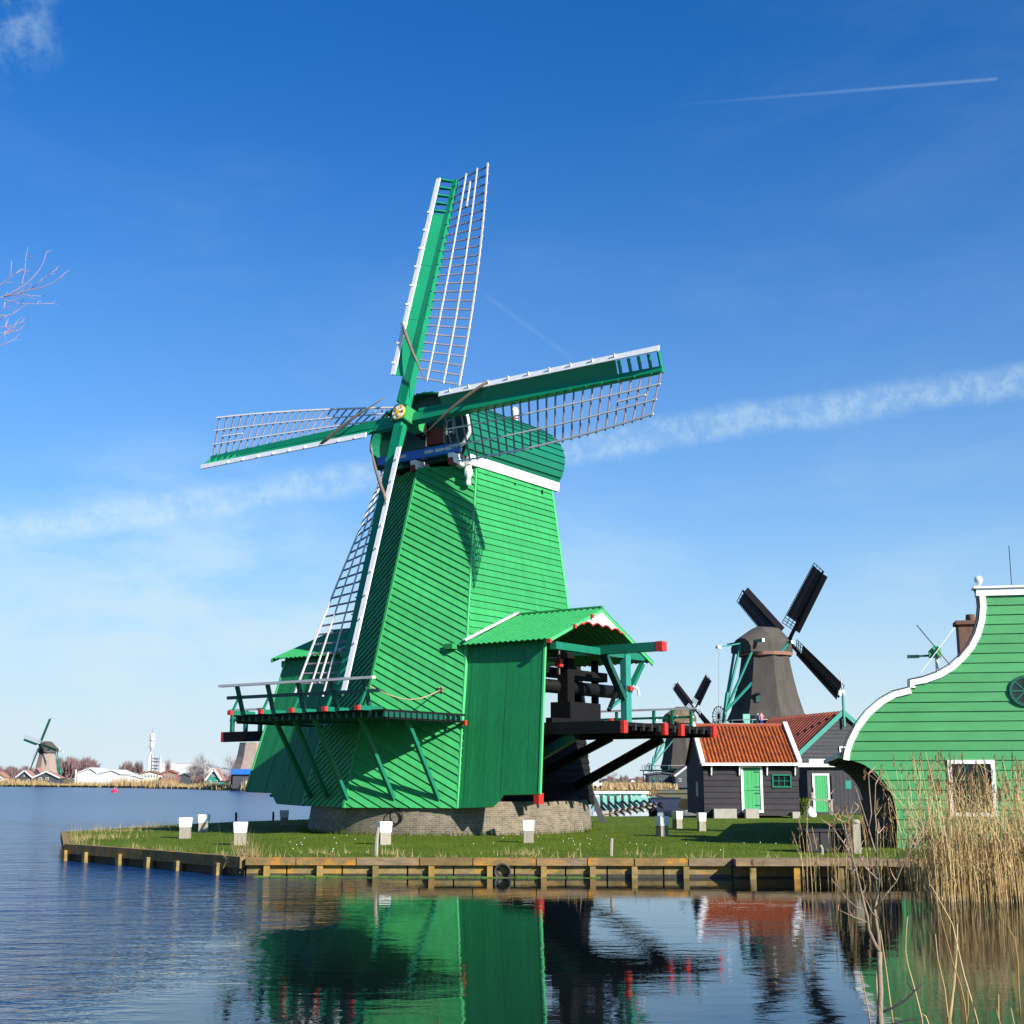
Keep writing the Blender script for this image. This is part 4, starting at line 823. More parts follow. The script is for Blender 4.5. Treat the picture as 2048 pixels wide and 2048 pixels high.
def window(par, x0, x1, za, zb, y, fw_, fm, gm, nx, nz, bar=.03, name='window', bm=None):
    fr = MB(); 
    fr.box(x0-fw_, x1+fw_, y-.07, y+.03, zb, zb+fw_); fr.box(x0-fw_, x1+fw_, y-.07, y+.03, za-fw_, za); fr.box(x0-fw_, x0, y-.068, y+.03, za, zb); fr.box(x1, x1+fw_, y-.068, y+.03, za, zb)
    f = fr.obj(name, fm, par)
    for i in range(nx):
        for j in range(nz): MB().box(x0+(x1-x0)*i/nx+.001, x0+(x1-x0)*(i+1)/nx-.001, y+.005, y+.02, za+(zb-za)*j/nz+.001, za+(zb-za)*(j+1)/nz-.001).obj('pane', gm, f)
    for i in range(1, nx): x = x0+(x1-x0)*i/nx; MB().box(x-bar/2, x+bar/2, y-.03, y+.003, za, zb).obj('glazing_bar', bm or fm, f)
    for j in range(1, nz): q = za+(zb-za)*j/nz; MB().box(x0, x1, y-.028, y+.002, q-bar/2, q+bar/2).obj('glazing_bar', bm or fm, f)
    return f
for xa, xb in ((WIN[0], WIN[1]), (2*HC-WIN[1], 2*HC-WIN[0])): window(Hs, xa+.03, xb-.03, WIN[2]+.04, WIN[3]-.03, .0, .10, 'white_paint', 'glass', 3, 3, .025, 'window', 'teal_paint')
rc = hl(1182, 825); rw = V(HC, -.02, rc[1])
ringm = MB(); n = 32
for rr, yy in ((.41, .03), (.41, -.09), (.33, -.09), (.33, .03)):
    for k in range(n): a = 2*pi*k/n; ringm.v.append((rw[0]+rr*cos(a), yy, rw[2]+rr*sin(a)))
for i in range(3):
    for k in range(n): a, c = i*n+k, i*n+(k+1) % n; ringm.f.append((a, c, c+n, a+n))
rwin = ringm.obj('round_window', 'teal_dark', Hs); fixn(rwin.data)
MB().prism([(rw[0]+.335*cos(2*pi*k/n), -.05, rw[2]+.335*sin(2*pi*k/n)) for k in range(n)], (0, 0, 0), (0, .005, 0)).obj('pane', 'glass', rwin)
for k in range(4): a = pi*k/4; MB().beam((rw[0]-.34*cos(a), -.065, rw[2]-.34*sin(a)), (rw[0]+.34*cos(a), -.065, rw[2]+.34*sin(a)), .03, .024, (0, 1, 0)).obj('glazing_bar', 'teal_paint', rwin)
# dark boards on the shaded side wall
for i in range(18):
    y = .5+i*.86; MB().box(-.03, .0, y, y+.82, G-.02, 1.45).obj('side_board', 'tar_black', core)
# chimney and the little model mill on the roof
ch = onpl(*zh(885, 480), HP-HN*6.0, HN)-HP; cx, cz = ch@HE, ch[2]
cho = MB().box(cx-.42, cx+.42, 5.6, 6.3, 2.5, cz+.20).obj('chimney', 'chimney_brick', Hs)
MB().box(cx-.50, cx+.50, 5.52, 6.38, cz+.20, cz+.32).obj('chimney_cap', 'chimney_brick', cho); MB().lathe((cx, 5.95, cz+.32), [(.16, 0), (.14, .22)], 12).obj('chimney_pot', 'chimney_brick', cho)
mm = onpl(*zh(680, 590), HP-HN*4.0, HN)
t = thing('model_mill', 'little model windmill with thin white and dark blades on the house roof', 'weathervane', (mm[0], mm[1], mm[2]-1.2), -HBANG)
MB().tube([(0, 0, -1.0), (0, 0, 1.1)], .05, 8).obj('mast', 'white_paint', t); MB().prism([V(-.22, -.12, 1.0), V(.12, -.12, 1.0), V(.12, -.12, 1.28), V(-.05, -.12, 1.36), V(-.22, -.12, 1.2)], (0, 0, 0), (0, .24, 0)).obj('mill_house', 'green_door', t)
MB().beam((-.2, 0, 1.06), (-.75, 0, 1.04), .04, .06).obj('tail_boom', 'teal_dark', t); MB().box(-.85, -.5, -.02, .02, .99, 1.09).obj('tail_vane', 'teal_dark', t)
for a, m_, l in ((52, 'white_paint', .85), (52+180, 'white_paint', .85), (-54, 'dark_red', .85), (126, 'slate_grey', .95)):
    a = radians(a); MB().beam((.02, -.2, 1.2), (.02+l*cos(a), -.2, 1.2+l*sin(a)), .02, .07, (0, 1, 0), .02, .06).obj('blade', m_, t)
mb = MB().tube([(0, 0, 0), (.01, 0, 1.6)], .012, 5); c = onpl(*zh(1120, 200), HP-HN*5, HN); o = mb.obj('antenna', 'tar_black'); o.location = (c[0], c[1], c[2]-.4); tag(o, 'thin antenna rod above the green house roof', 'antenna')
# dark crate in the house shadow
c = onz(1655, 1703); t = thing('wooden_crate', 'dark plank crate lying in the shadow of the green house', 'crate', (c[0], c[1], G), .1)
MB().box(-.62, .62, -.35, .35, .0, .50).obj('crate_body', 'tar_black', t); MB().box(-.68, .68, -.40, .40, .50, .55).obj('lid', 'tar_grey', t)
for i in range(4): MB().box(-.6+i*.31, -.33+i*.31, -.37, -.352, .02, .48).obj('board', 'tar_grey', t)
# ------------------------------------------------------------------ black shed with orange pantiles
SY = 64.0; sA, sB = ony(1409, 1637, SY), ony(1600, 1637, SY); sw_ = sB[0]-sA[0]; ze = ony(1500, 1530, SY)[2]; SD = 5.8; zr = ony(1573, 1452, SY+SD/2)[2]
Sh = thing('black_shed', 'low black tarred shed with orange pantile roof and green door', 'shed', (sA[0], SY, 0))
gb = MB().prism([V(0, 0, G+.12), V(0, SD, G+.12), V(0, SD, ze), V(0, SD/2, zr-.12), V(0, 0, ze)], (.03, .03, 0), (sw_-.03, .03, 0)).obj('shed_wall', 'tar_black', Sh); fixn(gb.data)
dA, dB = ony(1483, 1600, SY)[0]-sA[0], ony(1526, 1600, SY)[0]-sA[0]; dz0, dz1 = ony(1500, 1621, SY)[2], ony(1500, 1535.5, SY)[2]
wA, wB = ony(1544, 1560, SY)[0]-sA[0], ony(1582, 1560, SY)[0]-sA[0]; wz0, wz1 = ony(1560, 1575, SY)[2], ony(1560, 1549, SY)[2]
zb = G+.10
while zb < ze-.02:
    zt = min(zb+.272, ze); mb = MB()
    cuts = [(0, sw_)]
    for (a, b, p, q) in ((dA+.06, dB-.06, dz0, dz1), (wA, wB, wz0, wz1)):
        if zt > p+.1 and zb < q-.1: cuts = [(x, y) for c_ in cuts for x, y in ((c_[0], min(c_[1], a)), (max(c_[0], b), c_[1])) if y-x > .02]
    for x0, x1 in cuts: MB().quadbox([V(x0, -.045, zb), V(x1, -.045, zb), V(x1, .03, zb), V(x0, .03, zb), V(x0, -.01, zt+.015), V(x1, -.01, zt+.015), V(x1, .03, zt+.015), V(x0, .03, zt+.015)]).obj('plank', 'tar_grey', gb)
    zb += .272
for i in range(9): y = i*SD/9; MB().box(-.03, .03, y+.01, y+SD/9-.01, G+.12, ze+.1).obj('side_board', 'tar_black', gb)
# roof slope and tiles
rt0 = MB().quadbox([V(-.08, -.18, ze+.02), V(sw_+.08, -.18, ze+.02), V(sw_+.08, SD/2, zr-.06), V(-.08, SD/2, zr-.06), V(-.08, -.18, ze+.06), V(sw_+.08, -.18, ze+.06), V(sw_+.08, SD/2, zr-.02), V(-.08, SD/2, zr-.02)]).obj('roof', 'tar_grey', Sh)
MB().quadbox([V(-.08, SD/2, zr-.06), V(sw_+.08, SD/2, zr-.06), V(sw_+.08, SD+.18, ze+.02), V(-.08, SD+.18, ze+.02), V(-.08, SD/2, zr), V(sw_+.08, SD/2, zr), V(sw_+.08, SD+.18, ze+.08), V(-.08, SD+.18, ze+.08)]).obj('back_slope', 'roof_tile_red', rt0)
ncol, nrow = 24, 11; tw = (sw_-.16)/ncol; e_ = V(0, -.2, ze+.08); r_ = V(0, SD/2, zr); sl_ = r_-e_; sn = unit(V(0, -sl_[2], sl_[1])); tl_ = np.linalg.norm(sl_)/nrow; su = unit(sl_)
tm = MB(); K = 8
for j in (0, 1):
    for i in range(K+1):
        u = i/K; hgt = .045*sin(2*pi*(u-.1))+(.028 if j == 0 else -.005)
        p = V(u*tw*1.06, 0, 0)+su*(tl_*1.12*j)+sn*hgt; tm.v.append(tuple(p))
for i in range(2*(K+1)): tm.v.append(tuple(V(*tm.v[i])-sn*.02))
n2 = 2*(K+1)
for i in range(K): tm.f += [(i, i+1, K+2+i, K+1+i), (n2+i, i, i+1, n2+i+1)][:1]+[(n2+i, n2+i+1, i+1, i)]
tm.f += [(0, K+1, n2+K+1, n2), (K, n2+K, n2+2*K+1, 2*K+1)]
tme = fixn(tm.mesh('pantile', 'roof_tile')); 
for i in range(ncol):
    for j in range(nrow):
        o = link('pantile', tme, rt0); o.location = tuple(V(.08+i*tw+random.uniform(-.006, .006), 0, 0)+e_+su*(tl_*j)+sn*random.uniform(0, .012))
MB().tube([(0, SD/2, zr+.02), (sw_, SD/2, zr+.02)], .11, 8).obj('ridge_tiles', 'roof_tile_red', rt0)
for x in (-.05, sw_+.05): MB().beam((x, -.25, ze+.11), (x, SD/2, zr+.12), .20, .20, sn).obj('verge_board', 'white_paint', Sh)
MB().box(-.1, sw_+.1, -.33, -.19, ze-.03, ze+.10).obj('gutter', 'white_paint', Sh)
for u in (1422, 1478, 1533, 1589):
    x = ony(u, 1535, SY)[0]-sA[0]; MB().prism([V(x-.03, -.3, ze-.03), V(x-.03, -.05, ze-.03), V(x-.03, -.05, ze-.48), V(x-.03, -.10, ze-.48), V(x-.03, -.2, ze-.15)], (0, 0, 0), (.06, 0, 0)).obj('gutter_bracket', 'white_paint', Sh)
df = MB().box(dA, dA+.11, -.07, .02, dz0, dz1).box(dB-.11, dB, -.07, .02, dz0, dz1).box(dA, dB, -.072, .02, dz1, dz1+.11).box(dA, dB, -.072, .02, dz0-.10, dz0).obj('door', 'white_paint', Sh)
nbd = 4
for i in range(nbd):
    for za, zb in ((dz0, dz0+(dz1-dz0)*.46), (dz0+(dz1-dz0)*.46+.02, dz1)): x = dA+.11; ww = (dB-dA-.22)/nbd; MB().box(x+i*ww+.004, x+(i+1)*ww-.004, -.035, .01, za, zb).obj('door_board', 'green_door', df)
for q in (.12, .40, .55, .9): MB().box(dB-.40, dB-.10, -.05, -.036, dz0+(dz1-dz0)*q-.02, dz0+(dz1-dz0)*q+.02).obj('hinge', 'teal_dark', df)
window(Sh, wA+.06, wB-.06, wz0+.06, wz1-.06, -.01, .07, 'teal_paint', 'glass', 3, 2, .03)
MB().box(-.05, -.03, 1.5, 2.3, 1.4, 2.1).obj('side_window', 'teal_dark', Sh)
for u0, u1, v, hgt in ((1426, 1471, 1642, .42), (1489, 1515, 1641, .42), (1582, 1597, 1641, .28)):
    a, b = ony(u0, v, SY)[0], ony(u1, v, SY)[0]; o = MB().box(0, b-a, -.3, .25, -.02, hgt).obj('concrete_block', 'concrete'); o.location = (a, SY-.15, G)
    tag(o, {1426: 'long pale concrete block under the left end of the black shed', 1489: 'concrete block step below the green shed door', 1582: 'small concrete block under the right shed corner'}[u0], 'block', 'concrete blocks along the shed')
# ------------------------------------------------------------------ annex with the second green door, white fascia, bench
AY = 70.5; a0, a1 = ony(1616, 1600, AY)[0], ony(1745, 1600, AY)[0]
An = thing('board_annex', 'grey vertical board annex with narrow green door right of the black shed', 'shed', (a0, AY, 0)); zt = ony(1650, 1530, AY)[2]
core2 = MB().box(0, a1-a0, .03, 1.9, G, zt).obj('annex_wall', 'tar_black', An)
d0, d1_ = ony(1626, 1600, AY)[0]-a0, ony(1660, 1600, AY)[0]-a0; q0, q1 = ony(1640, 1624, AY)[2], ony(1640, 1551, AY)[2]
for i in range(16):
    x0, x1 = (a1-a0)*i/16+.006, (a1-a0)*(i+1)/16-.006; mb = MB()
    if x1 > d0+.03 and x0 < d1_-.03: mb.box(x0, x1, -.02, .03, q1, zt-.01)
    else: mb.box(x0, x1, -.02, .03, G+.02, zt-.01)
    mb.obj('board', 'slate_grey', core2)
df = MB().box(d0, d0+.10, -.06, .02, q0, q1).box(d1_-.10, d1_, -.06, .02, q0, q1).box(d0, d1_, -.062, .02, q1, q1+.10).obj('door', 'white_paint', An)
for i in range(5): ww = (d1_-d0-.2)/5; MB().box(d0+.10+i*ww+.004, d0+.10+(i+1)*ww-.004, -.03, .01, q0, q1).obj('door_board', 'green_door', df)
MB().box(d0+.02, d0+.07, -.10, -.06, q0+.95, q0+1.25).obj('handle', 'metal', df); MB().box(d0-.02, d1_+.02, -.12, .03, q0-.18, q0).obj('door_step', 'slate_grey', An)
f0 = ony(1594, 1529, AY)[0]-a0; MB().box(f0, a1-a0, -.25, -.05, ony(1650, 1534, AY)[2], ony(1650, 1526, AY)[2]).obj('fascia_board', 'white_paint', An); MB().box(ony(1617, 1520, AY)[0]-a0, a1-a0, -.16, -.04, ony(1650, 1525.5, AY)[2], ony(1650, 1518, AY)[2]).obj('fascia_board', 'white_paint', An)
MB().box(ony(1690, 1560, AY)[0]-a0, ony(1702, 1560, AY)[0]-a0, -.04, .02, ony(1700, 1578, AY)[2], ony(1700, 1561, AY)[2]).obj('small_window', 'turquoise', An)
c = onz(1682, 1634); t = thing('work_bench', 'grey plank bench beside the narrow green door', 'bench', (c[0]-.2, AY-1.1, G))
for i in range(3): MB().box(-.6, .75, -.3+i*.2, -.12+i*.2, .72, .77).obj('seat_board', 'post_wood', t)
for x in (-.5, .65): MB().box(x-.05, x+.05, -.28, -.18, 0, .72).obj('leg', 'post_wood', t); MB().box(x-.05, x+.05, .1, .2, 0, .72).obj('leg', 'post_wood', t)
o = MB().lathe((0, 0, 0), [(.12, 0), (.15, .06), (.13, .3), (.08, .34)], 12).obj('stone_jar', 'concrete'); o.location = (c[0]-.45, AY-1.1, G+.77); tag(o, 'pale jar standing on the plank bench', 'jar')
c = onz(1621, 1635); t = thing('rubbish_sack', 'crumpled white sack beside the shed corner', 'sack', tuple(c)); mb = MB()
for k, (r_, z) in enumerate(((.05, 0), (.24, .02), (.26, .16), (.20, .34), (.08, .44), (.12, .5))):
    for i in range(9): a = 2*pi*i/9; q = r_*(1+.22*sin(5*a+k)); mb.v.append((q*cos(a), q*sin(a), z))
for k in range(5):
    for i in range(9): a, b = k*9+i, k*9+(i+1) % 9; mb.f.append((a, b, b+9, a+9))
mb.obj('sack_body', 'white_paint', t, True)
c = onz(1610, 1632); t = thing('green_bush', 'small green bush in the gap beside the shed', 'bush', tuple(c)); k = 260
bl = blades('foliage', 'grass_blade', np.column_stack([rng.normal(0, .16, k), rng.normal(0, .16, k), rng.uniform(0, .8, k)]), rng.uniform(.05, .18, k), rng.uniform(.04, .08, k), rng.normal(0, .08, (k, 2)), t)
MB().tube([(0, 0, 0), (.02, 0, .6)], .025, 5).obj('stem', 'bark', t)
# ------------------------------------------------------------------ grey gabled building with red roof
GY = 74.0; apx, evl = ony(1683.6, 1426, GY), ony(1595, 1503, GY)
Gr = thing('grey_gabled_barn', 'grey boarded barn with red tiled roof and turquoise bargeboards', 'barn', (apx[0], GY, 0), radians(15)); hw_ = apx[0]-evl[0]; za_, zv = apx[2], evl[2]
Wd = hw_*1.1; zlo = za_-(za_-zv)*1.1
gb = MB().prism([V(-Wd, 0, G), V(Wd, 0, G), V(Wd, 0, zlo), V(0, 0, za_-.1), V(-Wd, 0, zlo)], (0, 0, 0), (0, 9, 0)).obj('barn_wall', 'slate_grey', Gr); fixn(gb.data)
boards([V(-Wd, 0, G), V(Wd, 0, G), V(Wd, 0, zlo), V(0, 0, za_-.1), V(-Wd, 0, zlo)], (0, 0, -1), .21, 'slate_grey', gb, proud=.04, out=V(0, -1, 0))
for sg in (-1, 1):
    rs = MB().quadbox([V(sg*(Wd+.15), -.12, zlo-.12), V(0, -.12, za_-.03), V(0, 9.1, za_-.03), V(sg*(Wd+.15), 9.1, zlo-.12), V(sg*(Wd+.15), -.12, zlo-.02), V(0, -.12, za_+.08), V(0, 9.1, za_+.08), V(sg*(Wd+.15), 9.1, zlo-.02)]).obj('roof_slope', 'roof_tile_red', Gr); fixn(rs.data)
    for i in range(22): y = i*9.1/22; o = MB().beam((sg*(Wd+.15), y, zlo+.0), (0, y, za_+.10), .17, .07).obj('tile_row', 'roof_tile_red', rs)
    MB().beam((sg*(Wd+.2), -.17, zlo-.10), (0, -.17, za_+.06), .08, .24, V(-sg*(za_-zlo), 0, Wd)).obj('barge_board', 'turquoise', Gr)
MB().beam((0, -.22, za_-.75), (0, -.22, za_+1.1), .10, .12, (0, 1, 0)).obj('gable_pole', 'turquoise', Gr); MB().tube([(0, -.22, za_+1.05), (-.12, -.22, za_+2.3)], .025, 6).obj('vane_rod', 'metal', Gr); MB().box(-.25, .12, -.24, -.20, za_+.95, za_+1.2).obj('vane_plate', 'white_paint', Gr)
window(Gr, ony(1679, 1500, GY)[0]-apx[0], ony(1691, 1500, GY)[0]-apx[0], ony(1680, 1512, GY)[2], ony(1680, 1496, GY)[2], -.05, .08, 'white_paint', 'glass', 1, 2)
# ------------------------------------------------------------------ thatched smock mills in the distance (front towards local -y)
def smock(name, label, loc, rz, zs, hub, L, rot, cap, thatch, capm, cloth, tail=None, zbase=None, bars=22, deck=None, basem='tar_black', tilt=12, cut=False):
    t = thing(name, label, 'windmill', loc, rz); n = 8; mb = MB()
    for r, z in zs:
        for k in range(n): a = 2*pi*(k+.5)/n; mb.v.append((r*cos(a), r*sin(a), z))
    for i in range(len(zs)-1):
        for k in range(n): a, b = i*n+k, i*n+(k+1) % n; mb.f.append((a, b, b+n, a+n))
    mb.f.append(tuple(range((len(zs)-1)*n, len(zs)*n))); mb.obj('thatched_body', thatch, t)
    r0, z0 = zs[0]
    if zbase is not None:
        mb = MB()
        for r, z in ((r0*.97, zbase), (r0*.93, z0)):
            for k in range(n): a = 2*pi*(k+.5)/n; mb.v.append((r*cos(a), r*sin(a), z))
        for k in range(n): a, b = k, (k+1) % n; mb.f.append((a, b, b+n, a+n))
        mb.obj('base_wall', basem, t)
    if cut: return t
    cw, zb, zt, y0, y1 = cap; mb = MB(); secs = [(y0, .55, .62), (y0+.25*(y1-y0), .95, 1.), (y0+.62*(y1-y0), 1., .98), (y1, .72, .52)]
    for y, ws, hs_ in secs:
        w_ = cw*ws; h_ = (zt-zb)*hs_
        for x, q in ((w_, 0), (w_*1.02, .35), (w_*.84, .66), (w_*.45, .92), (0, 1), (-w_*.45, .92), (-w_*.84, .66), (-w_*1.02, .35), (-w_, 0)): mb.v.append((x, y, zb+h_*q))
    for i in range(3):
        for k in range(8): a = i*9+k; mb.f.append((a, a+1, a+10, a+9))
    mb.f += [tuple(range(9))[::-1], tuple(range(27, 36))]; mb.f += [(i*9, i*9+9, i*9+17, i*9+8) for i in range(3)]
    o = mb.obj('cap', capm, t); fixn(o.data)
    MB().lathe((0, 0, zb-.30), [(zs[-1][0]*1.08, 0), (zs[-1][0]*1.10, .3), (zs[-1][0]*1.1, .36)], 16, False).obj('curb_ring', 'far_brick' if cloth else 'tar_black', t)
    H = V(0, -hub[0], hub[1]); tl_ = radians(tilt); U_, N_, R_ = V(0, sin(tl_), cos(tl_)), V(0, -cos(tl_), sin(tl_)), V(1, 0, 0); r = radians(rot)
    a1, a2 = U_*cos(r)+R_*sin(r), R_*cos(r)-U_*sin(r)
    hb = MB().beam(V(0, 0, hub[1]-.6), H+N_*.3, .7, .7).obj('windshaft', 'tar_black', t)
    for k, (d, c) in enumerate(((a1, a2), (a2, -a1), (-a1, -a2), (-a2, a1))):
        st = MB().beam(H, H+d*L, .34, .30, N_, .18, .16).obj('sail', 'tar_black' if cloth else 'teal_dark', t); W_ = L*.165
        th = lambda s: radians(28-24*s/L); lt = lambda s, x: H+d*s+(c*cos(th(s))-N_*sin(th(s)))*x
        S = np.linspace(.16*L, L, bars)
        for s in S: MB().beam(lt(s, -.1), lt(s, W_), .07, .05, N_).obj('lattice_bar', 'tar_black' if cloth else 'lath_dark', st)
        for x in (W_*.35, W_*.68, W_): MB().beam(lt(S[0], x), lt(S[bars//2], x), .06, .05, N_).obj('sail_lath', 'tar_black' if cloth else 'lath_wood', st); MB().beam(lt(S[bars//2], x), lt(S[-1], x), .06, .05, N_).obj('sail_lath', 'tar_black' if cloth else 'lath_wood', st)
        b0, b1 = .17*L, .97*L; ld = lambda s, x: H+d*s-c*x*cos(.4)+N_*x*sin(.4)
        MB().prism([ld(b0, .1), ld(b1, .1), ld(b1, L*.075), ld(b0, L*.075)], -N_*.02, N_*.02).obj('wind_board', 'sailcloth' if cloth else 'teal_dark', st)
        if cloth:
            mb = MB(); q = np.linspace(.27*L, .97*L, 10)
            for s in q: mb.v += [tuple(lt(s, .05)+N_*.05), tuple(lt(s, W_*.55)+N_*(-.06)), tuple(lt(s, W_*.97)+N_*.05)]
            for i in range(9):
                for j in (0, 1): a = i*3+j; mb.f.append((a, a+1, a+4, a+3))
            mb.obj('sail_cloth', 'sailcloth', st, True)
    if tail:
        ty, tz = tail; foot = V(0, ty, tz)
        for x, y, z in ((2.6, -1.4, zb+1.2), (-2.6, -1.4, zb+1.2), (1.7, y1-.6, zb+.8), (-1.7, y1-.6, zb+.8), (0, y1, zb+.9)):
            o = MB().beam(V(x, y, z), foot+V(x*.06, 0, .2), .22, .22, (0, 1, 0)).obj('tail_brace', 'turquoise', t)
        for y in (-1.4, y1-.7): MB().box(-2.9, 2.9, y-.14, y+.14, zb+1.0, zb+1.3).obj('brace_beam', 'teal_paint', t); MB().box(2.9, 3.05, y-.16, y+.16, zb+.98, zb+1.34).obj('beam_end', 'white_paint', t); MB().box(-3.05, -2.9, y-.16, y+.16, zb+.98, zb+1.34).obj('beam_end', 'white_paint', t)
        MB().beam(foot+V(0, .3, -1.4), foot+V(0, -.4, 2.2), .34, .3, (0, 1, 0)).obj('tail_pole', 'turquoise', t)
        wh = MB(); cc = foot+V(0, .9, -.4)
        wh.tube([cc+V(1.05*cos(a), 0, 1.05*sin(a)) for a in np.linspace(0, 2*pi, 21)], .05, 5)
        wo = wh.obj('capstan_wheel', 'tar_black', t)
        for k in range(8): a = pi*k/8; MB().tube([cc-V(1.2*cos(a), 0, 1.2*sin(a)), cc+V(1.2*cos(a), 0, 1.2*sin(a))], .035, 5).obj('spoke', 'tar_black', wo)
        MB().beam(V(0, y1-.4, zb+1.1), V(-.6, y1+3.6, zb+.35), .12, .14).obj('brake_beam', 'turquoise', t); MB().box(-.85, -.4, y1+3.4, y1+3.9, zb+.2, zb+.5).obj('brake_weight', 'white_paint', t)
        MB().tube([V(-.6, y1+3.6, zb+.2), V(-.5, y1+3.8, tz)], .015, 4).obj('brake_rope', 'rope_dark', t)
    if deck:
        zd, rd = deck; dk = MB().lathe((0, 0, zd-.25), [(r0*.8, 0), (rd, 0), (rd, .25), (r0*.8, .25)], 8, False).obj('stage', 'teal_dark', t)
        for k in range(16):
            a = 2*pi*(k+.5)/16; rr = rd*.97*cos(pi/8)/cos(((a+pi/8) % (pi/4))-pi/8) if False else rd*.93; x, y = rr*cos(a), rr*sin(a)
            MB().box(x-.05, x+.05, y-.05, y+.05, zd, zd+.98).obj('rail_post', 'turquoise', dk)
            a2_ = 2*pi*(k+1.5)/16; MB().beam((x, y, zd+1.0), (rr*cos(a2_), rr*sin(a2_), zd+1.0), .08, .08).obj('top_rail', 'rail_grey', dk)
            if k % 2 == 0 and zbase is not None: MB().box(x*.97-.08, x*.97+.08, y*.97-.08, y*.97+.08, zbase, zd-.25).obj('stage_leg', 'turquoise', dk)
    return t
KX = 28.5
kat = smock('thatched_windmill', 'large dark thatched windmill with clothed sails behind the black shed', (KX, 150, 0), radians(120), [(4.75, 8.5), (4.2, 9.6), (3.62, 11.5), (3.2, 13.3), (2.95, 14.6), (2.75, 15.9)], (3.5, 17.6), 9.8, -43, (2.35, 16.0, 19.1, -2.9, 3.5), 'thatch', 'thatch', True, (6.0, 9.3), .5, 24, (7.45, 6.6), 'tar_black', 4)
# hatch, door and white plinth boards on the big thatched mill (facing the camera: local direction of world -y)
def kl(u, v, Y): P = ony(u, v, Y)-V(KX, 150, 0); a = -radians(120); return V(P[0]*cos(a)-P[1]*sin(a), P[0]*sin(a)+P[1]*cos(a), P[2])
def kbox(u0, u1, v0, v1, Y, th, name, m, par):
    pts = [kl(u0, v1, Y), kl(u1, v1, Y), kl(u1, v1, Y+th), kl(u0, v1, Y+th), kl(u0, v0, Y), kl(u1, v0, Y), kl(u1, v0, Y+th), kl(u0, v0, Y+th)]; o = MB().quadbox(pts).obj(name, m, par); fixn(o.data); return o
kbox(1512, 1520, 1388, 1404, 146.55, .5, 'shutter', 'teal_dark', kat); kbox(1508, 1521, 1385.5, 1388.5, 146.3, .5, 'shutter_hood', 'tar_black', kat)
kbox(1486, 1500, 1428, 1457, 145.2, .12, 'stage_door', 'pale_teal', kat); kbox(1539, 1597, 1444, 1457, 145.2, .15, 'plinth_board', 'white_paint', kat); kbox(1500, 1516, 1431, 1457, 145.55, .3, 'door_opening', 'tar_black', kat)
kbox(1440, 1540, 1446.5, 1448.5, 144.0, .1, 'front_rail', 'white_paint', kat)
zoe = smock('distant_thatched_windmill', 'smaller dark thatched windmill beyond the saw floor, sails crossed in a V', (41.5, 330, 0), radians(120), [(5.6, 4.6), (4.9, 7.0), (4.2, 10.5), (3.7, 13.5), (3.4, 15.6)], (4.3, 19.0), 9.9, -43, (2.9, 15.8, 19.6, -3.4, 4.2), 'thatch', 'thatch_moss', True, (9.0, 5.2), .5, 14, (4.3, 10.5), 'tar_black', 4)
hub = V(*ony(77.5, 1491, 440)); bx = ony(86, 1540, 440)[0]
lft = smock('far_left_windmill', 'far brown thatched windmill with thin pale sails on the left shore', (bx+1.0, 440, 0), radians(-32), [(4.3, 2.2), (3.6, 5.0), (3.0, 8.0), (2.5, 10.6)], (3.0, 12.9), 9.0, 14, (2.5, 10.6, 14.2, -2.6, 3.0), 'thatch_far', 'thatch', False, (6.0, 3.2), .4, 12, None)
ox = ony(505, 1540, 268)[0]
smock('mill_stump', 'pale brown thatched mill stump without cap, half hidden by the balcony', (ox, 268, 0), 0, [(4.4, 3.7), (3.7, 5.0), (3.2, 6.4), (2.75, 9.0), (2.75, 9.2)], None, 0, 0, None, 'thatch_far', None, False, None, .4, 0, None, 'tar_black', 0, True)
sh_ = thing('blue_roof_shed', 'low dark shed with blue roof at the foot of the mill stump', 'shed', (ony(478, 1560, 256)[0], 256, .4)); MB().box(-1.2, 5, 0, 4, 0, 2.6).obj('wall', 'far_dark', sh_); MB().box(-1.5, 5.2, -.4, 4.3, 2.6, 3.6).obj('roof', 'blue_paint', sh_); MB().box(1.2, 4.5, -.06, 0, 0, 1.4).obj('brick_plinth', 'far_cream', sh_)
